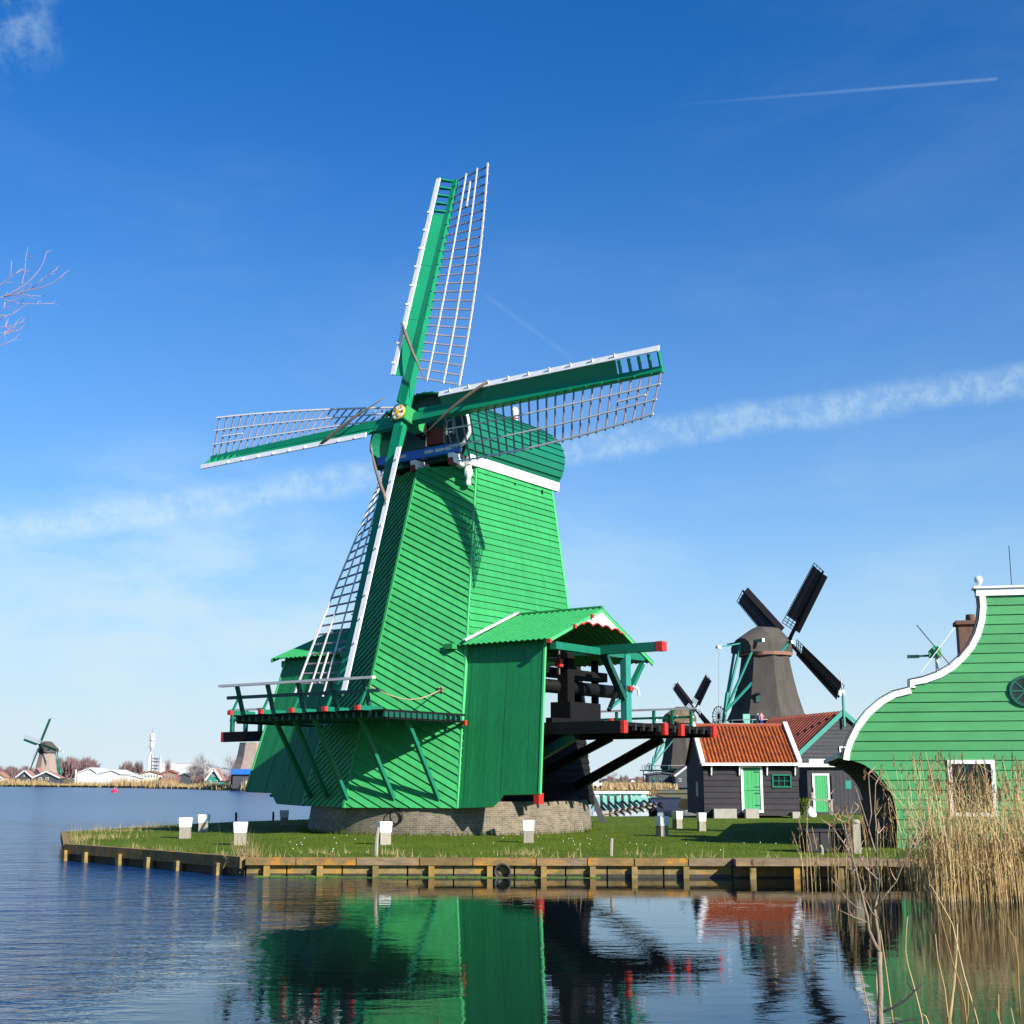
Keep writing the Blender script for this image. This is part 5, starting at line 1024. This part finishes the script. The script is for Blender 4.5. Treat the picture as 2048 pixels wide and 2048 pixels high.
# people on the stage of the big thatched mill
def person(u, v, Y, zf, label, top, leg, arm):
    x = ony(u, v, Y)[0]; me = bpy.data.meshes.new('person')
    vs = [(0, 0, .92), (0, 0, 1.2), (0, 0, 1.42), (0, .0, 1.52), (0, -.01, 1.66), (-.19, 0, 1.38), (-.25, -.02, 1.12), (-.22, -.12, .92), (.19, 0, 1.38), (.25, -.03, 1.12), (.20, -.16*arm, .93+.2*arm), (-.10, 0, .86), (-.11, -.02, .48), (-.11, .02, .06), (-.11, -.12, .03), (.10, 0, .86), (.11, .0, .48), (.12, .03, .06), (.12, -.11, .03)]
    ed = [(0, 1), (1, 2), (2, 3), (3, 4), (2, 5), (5, 6), (6, 7), (2, 8), (8, 9), (9, 10), (0, 11), (11, 12), (12, 13), (13, 14), (0, 15), (15, 16), (16, 17), (17, 18)]
    me.from_pydata(vs, ed, []); o = bpy.data.objects.new('person', me); COL.objects.link(o); md = o.modifiers.new('s', 'SKIN')
    rad = [.15, .14, .15, .055, .105, .065, .05, .04, .065, .05, .04, .09, .07, .05, .04, .09, .07, .05, .04]
    for i, r in enumerate(rad): me.skin_vertices[0].data[i].radius = (r, r*.85); 
    me.skin_vertices[0].data[0].use_root = True
    o.modifiers.new('u', 'SUBSURF').levels = 1
    bpy.context.view_layer.update(); dg = bpy.context.evaluated_depsgraph_get(); m2 = bpy.data.meshes.new_from_object(o.evaluated_get(dg)); o.modifiers.clear(); o.data = m2
    m2.materials.clear()
    for q in (top, leg, 'skin', 'bark'): m2.materials.append(MATS[q])
    for p in m2.polygons:
        z = p.center[2]; p.material_index = 1 if z < .9 and abs(p.center[0]) < .19 else (3 if z > 1.70 else (2 if z > 1.47 or (z < .98 and abs(p.center[0]) > .17) else 0)); p.use_smooth = True
    o.location = (x, Y, zf); tag(o, label, 'person')
person(1516, 1440, 143.6, 7.46, 'person in dark blue jacket standing in the mill doorway', 'cloth_blue', 'far_dark', 0)
person(1523, 1440, 143.4, 7.46, 'person in pale pink top leaning at the mill stage rail', 'cloth_pink', 'cloth_blue', 1)
# ------------------------------------------------------------------ boats and raft in the side channel
xa, xb = ony(1188, 1600, 128)[0], ony(1309, 1600, 128)[0]; Lb = xb-xa
t = thing('cabin_barge', 'long pale teal barge with white roof moored in the side channel', 'boat', ((xa+xb)/2, 129, 0))
MB().prism([V(-Lb/2, 0, 0), V(-Lb/2+.5, 0, -.3), V(Lb/2-.5, 0, -.3), V(Lb/2+.2, 0, .55), V(-Lb/2-.2, 0, .55)], (0, -1.2, 0), (0, 1.4, 0)).obj('hull', 'pale_teal', t); MB().box(-Lb/2+.1, Lb/2-.8, -1.0, 1.1, .55, .86).obj('cabin', 'white_paint', t); MB().box(-Lb/2-.1, Lb/2-.5, -1.15, 1.25, .86, 1.06).obj('cabin_roof', 'white_paint', t)
for i in range(8): x = -Lb/2+.5+i*(Lb-1.6)/8; MB().box(x, x+.42, -1.03, -1.0, .60, .82).obj('window', 'turquoise', t)
xa = ony(1300, 1600, 119)[0]; t = thing('dark_boat', 'dark blue flat boat moored behind the raft near the far bank', 'boat', (xa, 119, 0))
MB().prism([V(0, 0, .05), V(.4, 0, -.3), V(2.2, 0, -.3), V(2.7, 0, .62), V(-.1, 0, .55)], (0, -.7, 0), (0, .9, 0)).obj('hull', 'hull_blue', t); MB().box(-.05, 2.6, -.78, -.70, .56, .66).obj('gunwale', 'hull_blue', t)
p0, p1, p2, p3 = onz(1198, 1628, .08), onz(1282, 1613, .08), onz(1196, 1604, .08), onz(1366, 1598.5, .08); ro = (p0+p1+p2+p3)/4
t = thing('log_raft', 'open raft of grey poles floating behind the grass bank', 'raft', (ro[0], ro[1], 0))
def rl(p): return V(p[0]-ro[0], p[1]-ro[1], p[2])
for a, b in ((p0, p1), (p2, p3), (p1, p3)): MB().tube([rl(a), rl(b)], [.14, .11], 7).obj('long_pole', 'post_wood', t)
for i in range(9): a, b = onz(1203+14*i, 1603-.4*i, .22), onz(1222+13*i, 1622-1.7*i, .18); MB().tube([rl(a), rl(b)], [.11, .09], 6).obj('cross_pole', 'tar_grey', t); MB().tube([V(rl(a)[0], rl(a)[1], -.3), V(rl(a)[0], rl(a)[1], .75)], .12, 6).obj('upright', 'wet_wood', t)
c = onz(1306, 1626, .1); o = MB().lathe((0, 0, 0), [(.05, -.25), (.26, -.12), (.30, .05), (.22, .26), (.05, .34)], 12).obj('fender_buoy', 'tar_black', None, True); o.location = (c[0], c[1], .1); tag(o, 'black round buoy floating beside the grass bank', 'buoy')
c = onz(229, 1584.5, 0); t = thing('red_buoy', 'bright red round buoy floating on the open water', 'buoy', tuple(c)); MB().lathe((0, 0, 0), [(.05, -.3), (.42, -.15), (.52, .1), (.45, .38), (.22, .58), (.05, .62)], 16).obj('float', 'buoy_red', t, True); MB().tube([(0, 0, .6), (0, 0, .8)], .06, 6).obj('top_ring', 'far_white', t)
# ------------------------------------------------------------------ far shore buildings
def fhouse(name, label, u0, u1, vb, ve, va, Y, wall, roofm, barge=None, wins=(), depth=4, cat='house', wm='far_white', ua=None):
    a, b = ony(u0, vb, Y), ony(u1, vb, Y); cx = (a[0]+b[0])/2; hw = (b[0]-a[0])/2; ze_, za2 = ony((u0+u1)/2, ve, Y)[2], ony((u0+u1)/2, va, Y)[2]; ax = 0 if ua is None else ony(ua, vb, Y)[0]-cx
    t = thing(name, label, cat, (cx, Y, 0)); o = MB().prism([V(-hw, 0, .3), V(hw, 0, .3), V(hw, 0, ze_), V(ax, 0, za2-.1), V(-hw, 0, ze_)], (0, 0, 0), (0, depth, 0)).obj('wall', wall, t); fixn(o.data)
    for sg in (-1, 1):
        e, q = V(sg*(hw+.3), -.35, ze_-.15), V(ax, -.35, za2); r = MB().quadbox([e, q, q+V(0, depth+.6, 0), e+V(0, depth+.6, 0), e+V(0, 0, .3), q+V(0, 0, .3), q+V(0, depth+.6, .3), e+V(0, depth+.6, .3)]).obj('roof', roofm, t); fixn(r.data)
        if barge: MB().beam(e+V(0, -.12, .12), q+V(0, -.12, .12), .12, .42, unit(V(-sg*(za2-ze_), 0, hw))).obj('barge_board', barge, t)
    for (wu, wv, ww, wh) in wins:
        c = ony(wu, wv, Y-.1)-V(cx, Y, 0); s = Y/FPX; f = MB().box(c[0]-ww*s/2, c[0]+ww*s/2, -.12, -.02, c[2]-wh*s/2, c[2]+wh*s/2).obj('window', wm, t); MB().box(c[0]-ww*s*.3, c[0]+ww*s*.3, -.16, -.12, c[2]-wh*s*.32, c[2]+wh*s*.32).obj('pane', 'glass', f)
    return t
fhouse('shore_house', 'orange roofed house at the left picture edge on the far shore', -16, 7, 1563, 1554, 1545, 415, 'far_white', 'roof_far', None, [(2, 1557, 3, 3)])
fhouse('shore_house', 'grey teal gabled house with white bargeboards below the far left mill', 33, 63, 1566, 1555, 1542, 400, 'slate_grey', 'roof_far', 'far_white', [(37, 1560, 4, 4), (57, 1560, 4, 4), (48, 1552, 3, 4)])
fhouse('shore_house', 'wide dark brown gabled house with two white windows on the far shore', 66, 118, 1566, 1556, 1544, 398, 'far_dark', 'roof_far', 'far_white', [(80.5, 1557.5, 6, 5), (94, 1557.5, 6, 5)])
fhouse('shore_house', 'red roofed house right at the foot of the far left mill', 62, 82, 1562, 1550, 1537, 425, 'far_dark', 'roof_far')
fhouse('warehouse', 'white gabled warehouse on the left of the pair on the far shore', 153, 192, 1566, 1546, 1537, 395, 'far_white', 'far_white', None, [], 14, 'warehouse', ua=178)
fhouse('warehouse', 'lower white gabled warehouse on the right of the pair', 193, 239, 1565, 1548, 1541, 385, 'far_white', 'far_white', None, [], 14, 'warehouse', ua=222)
fhouse('shore_house', 'long low white house with flat roof beyond the warehouses', 241, 271, 1562, 1549, 1546, 420, 'far_white', 'far_grey', None, [(247, 1554, 3, 3), (255, 1554, 3, 3), (263, 1554, 3, 3)])
fhouse('shore_house', 'long cream brick house with a row of windows on the far shore', 279, 320, 1563, 1548, 1543, 410, 'far_cream', 'far_brick', None, [(285+6*i, 1552, 3, 4) for i in range(6)])
fhouse('shore_house', 'red brick house with pale windows beside the cream one', 324, 350, 1562, 1546, 1541, 405, 'far_brick', 'far_brick', None, [(329+6*i, 1552, 3, 5) for i in range(4)])
fhouse('factory_hall', 'large pale flat factory hall behind the bare trees', 316, 362, 1562, 1526, 1525, 900, 'far_white', 'far_white', None, [(325+8*i, 1532, 3, 2) for i in range(4)], 30, 'factory')
fhouse('factory_hall', 'pale low factory hall right of the bare trees', 400, 424, 1562, 1534, 1529, 800, 'far_white', 'far_grey', None, [], 20, 'factory')
fhouse('factory_hall', 'grey blue hall roof behind the teal house', 432, 462, 1562, 1539, 1536, 700, 'far_grey', 'far_grey', None, [(440+5*i, 1544, 2, 2) for i in range(4)], 20, 'factory')
fhouse('shore_house', 'dark grey house standing behind the two bare trees', 378, 402, 1562, 1536, 1532, 520, 'far_dark', 'far_grey', None, [(384, 1542, 3, 3), (392, 1542, 3, 3)])
fhouse('shore_house', 'white terrace house low between the warehouses and the tower', 252, 279, 1564, 1555, 1551, 395, 'far_white', 'far_white', None, [(258, 1559, 3, 2), (268, 1559, 3, 2)])
fhouse('teal_house', 'steep teal gabled house with white edges and four windows', 414, 441, 1568, 1560.5, 1539, 290, 'turquoise', 'roof_far', 'far_white', [(424.5, 1551.5, 3.5, 4.5), (430, 1551.5, 3.5, 4.5), (420, 1563, 4, 5), (433, 1563, 4, 5)])
fhouse('shed_house', 'dark low shed roof left of the teal house', 361, 376, 1565, 1551, 1548, 380, 'far_dark', 'far_dark')
tY = 900; tx = ony(301.5, 1540, tY)[0]; ts = tY/FPX*1.01; zt_ = lambda v: ony(301, v, tY)[2]
t = thing('factory_tower', 'tall white industrial tower with a rounded head on the skyline', 'tower', (tx, tY, 0))
MB().lathe((0, 0, 0), [(4.*ts, 0), (3.0*ts, zt_(1540)), (2.6*ts, zt_(1498))], 12).obj('shaft', 'far_grey', t); MB().lathe((0, 0, 0), [(2.6*ts, zt_(1498)), (4.6*ts, zt_(1494)), (4.6*ts, zt_(1490)), (3.4*ts, zt_(1484)), (4.*ts, zt_(1481)), (5.6*ts, zt_(1480)), (5.6*ts, zt_(1477)), (5*ts, zt_(1476)), (5*ts, zt_(1470)), (3*ts, zt_(1467))], 16).obj('head', 'far_white', t)
MB().tube([(0, 0, zt_(1468)), (0, 0, zt_(1455))], .3, 5).obj('mast', 'far_grey', t)
for sg, m_ in ((-4.5, 'far_white'), (4.2, 'metal'), (-6.5, 'metal'), (-2.5, 'far_white')): MB().tube([(sg*ts, -1, 0), (sg*ts*.65, -1, zt_(1496+abs(sg)*3))], .55, 6).obj('pipe', m_, t)
for i in range(9): MB().box((6+i*1.5)*ts, (7.1+i*1.5)*ts, -1, 1, 0, zt_(1508+(i*37 % 17))).obj('duct', ['far_grey', 'metal', 'far_white'][i % 3], t)
for i, v in enumerate((1515, 1521, 1529, 1535)): MB().box(4*ts, (18-i)*ts, -2, 2, zt_(v)-.5, zt_(v)).obj('gantry', 'far_grey', t)
for u, v0, v1, lab in ((150, 1567, 1539, 'white pole at the far shore, left of the pair'), (165, 1570, 1551, 'white pole on the dark jetty, right of the pair')):
    c = ony(u, v0, 385); o = MB().tube([(0, 0, -1), (0, 0, ony(u, v1, 385)[2]-c[2])], .22, 6).obj('shore_pole', 'far_white'); o.location = tuple(c); tag(o, lab, 'pole', 'white poles at the far jetty')
a, b = ony(138, 1572, 378), ony(182, 1572, 378); t = thing('far_jetty', 'dark timber jetty standing in the water before the far reeds', 'jetty', (a[0], 378, 0)); MB().box(0, b[0]-a[0], 0, 2, .25, .75).obj('deck', 'far_dark', t)
for i in range(7): x = (b[0]-a[0])*i/6; MB().box(x-.15, x+.15, -.1, .2, -.5, .9).obj('pile', 'tar_black', t)
# buildings and jetty seen below the saw floor
fhouse('channel_shed', 'dark green shed under the small thatched mill beyond the channel', 1298, 1352, 1580, 1549, 1546, 300, 'far_dark', 'far_dark', None, [(1308, 1563, 4, 14), (1321, 1563, 5, 12), (1340, 1562, 3, 6)], 8, 'shed', 'turquoise')
fhouse('channel_house', 'small dark house with red roof partly behind the black shed', 1352, 1402, 1580, 1552, 1533, 292, 'far_dark', 'roof_far', 'far_white', [(1360, 1560, 5, 6), (1377, 1558, 5, 6)], 8)
fhouse('field_house', 'small pale house on the skyline beyond the reed field', 1262, 1271, 1568, 1562, 1558, 700, 'far_white', 'roof_far'); fhouse('field_house', 'small red house on the skyline left of the channel shed', 1276, 1288, 1568, 1562, 1558, 720, 'far_brick', 'roof_far')
fhouse('field_house', 'tiny white cottage at the left end of the reed field', 1209, 1215, 1570, 1565, 1563, 600, 'far_white', 'far_grey')
t = thing('white_van', 'small white van parked on the bank below the saw floor', 'van', (ony(1196, 1572, 245)[0], 245, .45)); MB().prism([V(-.9, 0, .3), V(.75, 0, .3), V(.75, 0, 1.0), V(.55, 0, 1.5), V(.3, 0, 1.75), V(-.9, 0, 1.75)], (0, 0, 0), (0, 1.5, 0)).obj('body', 'far_white', t)
for x in (-.5, .45): MB().tube([(x, -.03, .3), (x, .15, .3)], .28, 10).obj('wheel', 'tar_black', t)
MB().box(.2, .62, -.02, 0, 1.05, 1.5).obj('window', 'glass', t)
# ------------------------------------------------------------------ bare trees
def bare_tree(seed, h, levels, spread, nkid, upb=.25, first=.28):
    r = np.random.default_rng(seed); tr = MB(); cr = MB()
    def grow(p, d, l, rad, lev, mb):
        k = 4; pts = [p]; rr = [rad]; dd = d.copy()
        for i in range(k): dd = unit(dd+r.normal(0, .09, 3)+V(0, 0, upb*.12)); pts.append(pts[-1]+dd*l/k); rr.append(rad*(1-.6*(i+1)/k))
        mb.tube(pts, rr, 5 if lev < 2 else 3, False)
        if lev == 0: return
        for j in range(nkid):
            t = (first if mb is tr else .25)+(1-first)*(j+r.random()*.8)/nkid; t = min(t, .98); i = int(t*k); q = pts[i]+(pts[i+1]-pts[i])*(t*k-i) if i < k else pts[-1]
            ax = unit(np.cross(dd, r.normal(0, 1, 3))); nd_ = unit(dd*cos(spread)+ax*sin(spread)+V(0, 0, upb)); grow(q, nd_, l*r.uniform(.5, .72), rr[min(i, k)]*.62, lev-1, cr)
    grow(V(0, 0, -.3), V(0, 0, 1.), h*.55, h*.018, levels, tr); return tr, cr
def tree_protos():
    out = []
    for sd_, args in ((3, (10, 4, .75, 6)), (5, (10, 4, .65, 6)), (8, (10, 3, .28, 14, .5, .10))):
        tr, cr = bare_tree(sd_, *args); out.append((tr.mesh('trunk', 'far_twig_grey'), cr.mesh('crown', 'far_twig_grey'), cr.mesh('crown', 'far_twig')))
    return out
TP = tree_protos()
def plant_tree(kind, u, v_top, v_base, Y, label, purple=False, name='bare_tree', wid=1.0, group='bare trees on the far shore'):
    c = ony(u, v_base, Y); hgt = ony(u, v_top, Y)[2]-.4; t = thing(name, label, 'tree', (c[0], Y, .4), random.uniform(0, 6), group); zmax = TP[kind][1].vertices; 
    k = hgt/max(vv.co[2] for vv in zmax); t.scale = (k*wid, k*wid, k); link('trunk', TP[kind][0], t); link('crown', TP[kind][2 if purple else 1], t)
plant_tree(0, 385, 1502, 1566, 335, 'left one of the two spreading bare trees left of the teal house'); plant_tree(1, 409, 1500, 1566, 340, 'right one of the two spreading bare trees left of the teal house')
plant_tree(1, 470, 1500, 1566, 300, 'thin bare tree directly left of the mill stump', True); plant_tree(0, 458, 1522, 1566, 310, 'low bare tree between teal house and mill stump', True)
for i, u in enumerate((252, 257, 262, 267, 272, 277, 282)): plant_tree(2, u, 1515+(i*13 % 7), 1560, 600, 'narrow bare poplar in the tight row just left of the white tower', True, 'poplar_tree', .8, 'row of bare poplars')
plant_tree(2, 198, 1514, 1560, 560, 'single narrow poplar behind the white warehouses', True, 'poplar_tree', 1.3, 'row of bare poplars'); plant_tree(2, 238, 1518, 1560, 560, 'single narrow poplar left of the poplar row', True, 'poplar_tree', 1.2, 'row of bare poplars')
plant_tree(2, 335, 1513, 1560, 560, 'dark narrow tree in front of the pale factory hall', True, 'poplar_tree', 1.0, 'row of bare poplars')
for i, (u, vt) in enumerate(((1214, 1546), (1228, 1541), (1243, 1548), (1254, 1545), (1270, 1553), (1224, 1552))): plant_tree(i % 3, u, vt, 1569, 640, 'distant bare tree on the skyline below the mill saw floor', True, 'bare_tree', 1.0, 'bare trees beyond the reed field')
def wood(name, spans, Y, label, n):
    B, Hh, W_, Ln = [], [], [], []
    for u0, u1, vt in spans:
        k = int(n*(u1-u0)/100); us = rng.uniform(u0, u1, k); yy = Y+rng.uniform(-30, 30, k)
        for u, y in zip(us, yy):
            zt2 = ony(u, vt+4*sin(u*.21)+3*sin(u*.57+1), y)[2]; zb2 = rng.uniform(.2, .75)*zt2; B.append((ony(u, 1550, y)[0], y, zb2)); Hh.append(max(.8, (zt2-zb2)*rng.uniform(.4, 1.05)))
    B = np.array(B); k = len(B); tag(blades(name, 'far_twig', B, np.array(Hh), rng.uniform(.25, .7, k), rng.normal(0, .9, (k, 2))), label, 'wood', kind='stuff')
wood('far_wood', [(-60, 60, 1535), (108, 190, 1516), (60, 110, 1535), (190, 300, 1546), (300, 480, 1550), (480, 560, 1548)], 520, 'purple brown bare wood behind the far shore houses', 2600)
wood('far_wood_right', [(1190, 1300, 1556), (1300, 1420, 1560)], 900, 'distant bare hedge line beyond the reed field', 1500)
# reed strip along the far shore
B = []; 
for i in range(len(far_shore)-1):
    a, b = far_shore[i], far_shore[i+1]; k = int(np.linalg.norm(b-a)*28); tt = rng.random(k)[:, None]; B.append(a+(b-a)*tt+np.column_stack([rng.normal(0, .5, k), rng.uniform(.2, 9, k)]))
B = np.concatenate(B); hh = rng.uniform(.7, 2.0, len(B))*(1+.35*np.sin(B[:, 0]*.12)+.2*np.sin(B[:, 0]*.37))
tag(blades('far_reeds', 'far_reed', np.column_stack([B, np.full(len(B), .1)]), hh, rng.uniform(.15, .35, len(B)), rng.normal(0, .2, (len(B), 2))), 'golden reed fringe along the far shore', 'reeds', kind='stuff')
P = np.column_stack([rng.uniform(14, 36, 5000), rng.uniform(243, 320, 5000)]); P = P[P[:, 0] < 30+(P[:, 1]-243)*.05]
tag(blades('reed_field', 'far_reed', np.column_stack([P, np.full(len(P), .3)]), rng.uniform(.6, 1.3, len(P)), rng.uniform(.2, .4, len(P)), rng.normal(0, .2, (len(P), 2))), 'golden reed field beyond the side channel', 'reeds', kind='stuff')
# ------------------------------------------------------------------ reeds in front of the green house
def reeds(n, xr, yr, hr, label, name, dens=None, lean=(.04, .0)):
    st, lf, pl = MB(), [], MB(); LB, LH, LW, LL = [], [], [], []; PB, PH, PW, PL = [], [], [], []
    for _ in range(n):
        x = rng.uniform(*xr); y = rng.uniform(*yr)
        hgt = rng.uniform(*hr)*(dens(x) if dens else 1); ln = rng.normal(lean, .09 if rng.random() < .85 else .26)*hgt
        pts = [V(x, y, -.15), V(x+ln[0]*.12, y+ln[1]*.12, hgt*.35), V(x+ln[0]*.45, y+ln[1]*.45, hgt*.7), V(x+ln[0], y+ln[1], hgt)]
        st.tube(pts, [.0065, .006, .005, .003], 3, False)
        for k in range(rng.integers(3, 7)):
            f = rng.uniform(.2, .9); q = pts[0]+(pts[3]-pts[0])*f; a = rng.uniform(0, 2*pi); l = rng.uniform(.15, .45); LB.append(q); LH.append(l*rng.uniform(.2, .9)); LW.append(rng.uniform(.008, .016)); LL.append((l*.45*cos(a), l*.45*sin(a)))
        if rng.random() < .6 and hgt > hr[0]+.4*(hr[1]-hr[0]):
            for k in range(9): PB.append(pts[3]+V(0, 0, -.028*k)+rng.normal(0, .006, 3)); PH.append(rng.uniform(.06, .15)); PW.append(rng.uniform(.016, .034)); PL.append((rng.normal(.03, .025), rng.normal(0, .02)))
    o = st.obj(name, 'reed_stem'); tag(o, label, 'reeds', kind='stuff')
    blades('reed_leaf', 'reed_stem', np.array(LB), np.array(LH), np.array(LW), np.array(LL), o)['kind'] = 'stuff'
    if PB: blades('reed_plume', 'reed_plume', np.array(PB), np.array(PH), np.array(PW), np.array(PL), o)['kind'] = 'stuff'
dn = lambda x: 1.0 if x < 8.6 else (.84 if x < 9.9 else .98)
reeds(1250, (7.95, 13.5), (25.6, 28.6), (1.5, 2.75), 'tall golden dry reeds in front of the green house', 'reed_bed', dn, (.03, 0))
reeds(750, (7.9, 13.5), (25.4, 27.6), (.5, 1.25), 'low dense golden reeds at the foot of the tall reeds', 'reed_bed_low', None, (.02, 0))
reeds(55, (6.0, 7.9), (27.0, 29.5), (.5, 1.8), 'sparse thin dry reeds before the dark gable recess', 'sparse_reeds', None, (-.04, 0))
# ------------------------------------------------------------------ foreground sapling, stalks and the branch at the upper left
z4p = lambda x, y: (1640+x*.29395, 1480+y*.29395)
def pxpath(pts, Y, conv, dy=0.): return [ony(*conv(x, y), Y+dy*i) for i, (x, y) in enumerate(pts)]
SYY = 8.0; sb = ony(*z4p(417, 1990), SYY); sap = thing('bare_sapling', 'thin bare sapling with forked twigs in the right foreground', 'tree', (sb[0], SYY, .45))
def lp(path): return [p-V(sb[0], SYY, .45) for p in path]
trunk = lp([V(sb[0]+.02, SYY, .38)]+pxpath(((417, 1990), (408, 1850), (412, 1700), (404, 1560), (406, 1440)), SYY, z4p)); MB().tube(trunk, [.020, .0175, .0165, .016, .0155, .015], 8).obj('trunk', 'bark', sap, True)
BR = [((406, 1440), (370, 1380), (330, 1290), (322, 1200), (300, 1120), (285, 1050), (262, 960), (245, 880), (222, 810), (212, 740), (180, 640), (165, 560)), ((405, 1470), (398, 1330), (385, 1250), (372, 1160), (390, 1060), (402, 950), (392, 860), (386, 790), (355, 690), (330, 600), (290, 470), (250, 350)),
      ((165, 560), (120, 540), (75, 480), (40, 420)), ((165, 560), (200, 540), (225, 500), (262, 460)), ((222, 810), (160, 700), (82, 590)), ((285, 1150), (250, 1140), (180, 1080), (112, 990)), ((320, 1240), (220, 1200), (125, 1155)), ((395, 1215), (350, 1170), (320, 1100), (285, 1050)),
      ((395, 950), (330, 890), (285, 820), (262, 760)), ((388, 800), (390, 640), (372, 480), (378, 300)), ((375, 1150), (440, 1060), (520, 960), (560, 860), (600, 780), (645, 655)), ((600, 780), (650, 720), (705, 650)), ((245, 880), (215, 900), (205, 820)), ((330, 600), (350, 500), (335, 330), (330, 230))]
for i, b in enumerate(BR): 
    n = len(b); MB().tube(lp(pxpath(b, SYY, z4p, [.0, .012, -.02, .015][i % 4])), list(np.linspace(.011 if i < 2 else .005, .0025, n)), 6).obj('branch', 'bark', sap, True)
for i in range(46):
    b = BR[rng.integers(0, len(BR))]; k = rng.integers(1, len(b)); x, y = b[k]; a = rng.uniform(-2.6, -.5); l = rng.uniform(25, 95)
    MB().tube(lp(pxpath(((x, y), (x+cos(a)*l*.5+rng.normal(0, 5), y+sin(a)*l*.5), (x+cos(a)*l, y+sin(a)*l*1.1)), SYY, z4p, rng.normal(0, .02))), [.003, .0022, .0014], 4).obj('twig', 'twig', sap)
t = thing('dark_branch', 'dark fallen branch rising beside the sapling trunk', 'branch', (sb[0], SYY+.1, .45))
for b, r in ((((380, 1990), (400, 1862), (480, 1830), (580, 1772), (640, 1712), (692, 1660)), .010), (((440, 1960), (520, 1925), (600, 1905), (695, 1895)), .008), (((580, 1772), (560, 1790), (545, 1760)), .006), (((640, 1712), (600, 1660), (590, 1590)), .004)):
    MB().tube([p-V(sb[0], SYY+.1, .45) for p in pxpath(b, SYY+.1, z4p)], list(np.linspace(r, r*.4, len(b))), 6).obj('limb', 'tar_grey', t, True)
mb = MB(); STK = [((705, 1990), (690, 1880), (640, 1680), (600, 1540), (582, 1440), (585, 1330), (597, 1200)), ((865, 1990), (890, 1850), (918, 1650), (930, 1450), (936, 1250)), ((1090, 1990), (1040, 1800), (980, 1600), (935, 1400), (900, 1250), (830, 1120), (750, 980)),
       ((1000, 1990), (985, 1800), (960, 1680), (900, 1500), (860, 1350), (800, 1120)), ((1365, 1900), (1352, 1700), (1345, 1500), (1325, 1360), (1275, 1255)), ((350, 1990), (330, 1850), (300, 1700), (281, 1575)), ((505, 1990), (480, 1800), (450, 1560), (425, 1390), (410, 1290)),
       ((920, 1990), (870, 1880), (850, 1700), (800, 1480), (785, 1320)), ((1220, 1990), (1215, 1850), (1216, 1730)), ((1330, 1990), (1310, 1880), (1298, 1820)), ((880, 1990), (900, 1800), (926, 1560)), ((760, 1990), (720, 1880), (690, 1860)), ((1240, 1990), (1200, 1830)), ((860, 1990), (905, 1700), (935, 1400)), ((980, 1990), (1010, 1850), (1005, 1690)), ((390, 1800), (385, 1640), (388, 1520))]
for i, s in enumerate(STK): mb.tube(pxpath(s, 9.4+.25*(i % 3), z4p), list(np.linspace(.0062, .0025, len(s))), 5)
tag(mb.obj('bent_reed_stalks', 'reed_stem', None, True), 'bent dry reed stalks crossing the reflection at lower right', 'reeds', kind='stuff')
z1p = lambda x, y: (x*.12422, 480+y*.12422)
TY = 11.0; tb = V(-6.6, TY, 0); lt_ = thing('overhanging_tree', 'pinkish bare twigs reaching in at the left picture edge', 'tree', (tb[0], TY, .3)); l1 = lambda path: [p-V(tb[0], TY, .3) for p in path]
lim0 = ony(-10, 604, TY); MB().tube([V(0, 0, -.4), V(.1, 0, 1.6), V(.0, .1, 3.2), V(.25, 0, 4.6), V(.2, 0, 6.0)], [.13, .11, .09, .06, .03], 8).obj('trunk', 'bark', lt_, True)
MB().tube([V(.06, .05, 3.6), V(.5, .02, 4.6), V(1.2, 0, 5.2)]+l1([lim0]), [.05, .04, .025, .010], 6).obj('limb', 'bark', lt_, True)
TW = [((-80, 960), (60, 910), (150, 870), (300, 780), (450, 685), (560, 570), (640, 470), (705, 350), (750, 190)), ((300, 780), (355, 690), (400, 520), (420, 250)), ((60, 910), (300, 870), (450, 800), (650, 770), (850, 690), (960, 610), (1060, 520)), ((250, 830), (330, 870), (450, 890), (680, 905)), ((60, 950), (150, 985), (330, 1025), (600, 1030), (850, 1020)),
      ((-50, 760), (60, 680), (170, 600), (190, 330)), ((60, 680), (220, 560), (330, 480)), ((-60, 1230), (100, 1215), (210, 1190), (310, 1110)), ((-60, 1320), (40, 1270), (120, 1220)), ((-60, 1410), (90, 1395), (230, 1375), (360, 1310)), ((-60, 1500), (60, 1495), (180, 1475), (310, 1450)), ((-60, 1610), (60, 1540), (150, 1490)), ((-60, 1700), (80, 1670), (210, 1610)), ((80, 1000), (60, 1100), (20, 1200)), ((500, 790), (650, 660), (800, 540), (900, 480))]
ld0 = l1([ony(*z1p(-60, 1000), TY)])[0]
for i, b in enumerate(TW):
    path = l1(pxpath(b, TY, z1p, [0, .01, -.01][i % 3]));
    if b[0][0] < 0: path = [ld0+V(-.35, 0, .0)]+path
    MB().tube(path, list(np.linspace(.0046 if i in (0, 2) else .0032, .0014, len(path))), 5).obj('twig', 'twig', lt_, True)

for i in range(60):
    b = TW[rng.integers(0, len(TW))]; k = rng.integers(1, len(b)); x, y = b[k]; a = rng.uniform(-1.5, .9); l = rng.uniform(60, 190)*(1 if x < 500 else .5)
    MB().tube(l1(pxpath(((x, y), (x+cos(a)*l*.5+rng.normal(0, 8), y+sin(a)*l*.5+rng.normal(0, 8)), (x+cos(a)*l, y+sin(a)*l-12)), TY, z1p, rng.normal(0, .02))), [.0022, .0016, .0010], 4).obj('twig', 'twig', lt_)
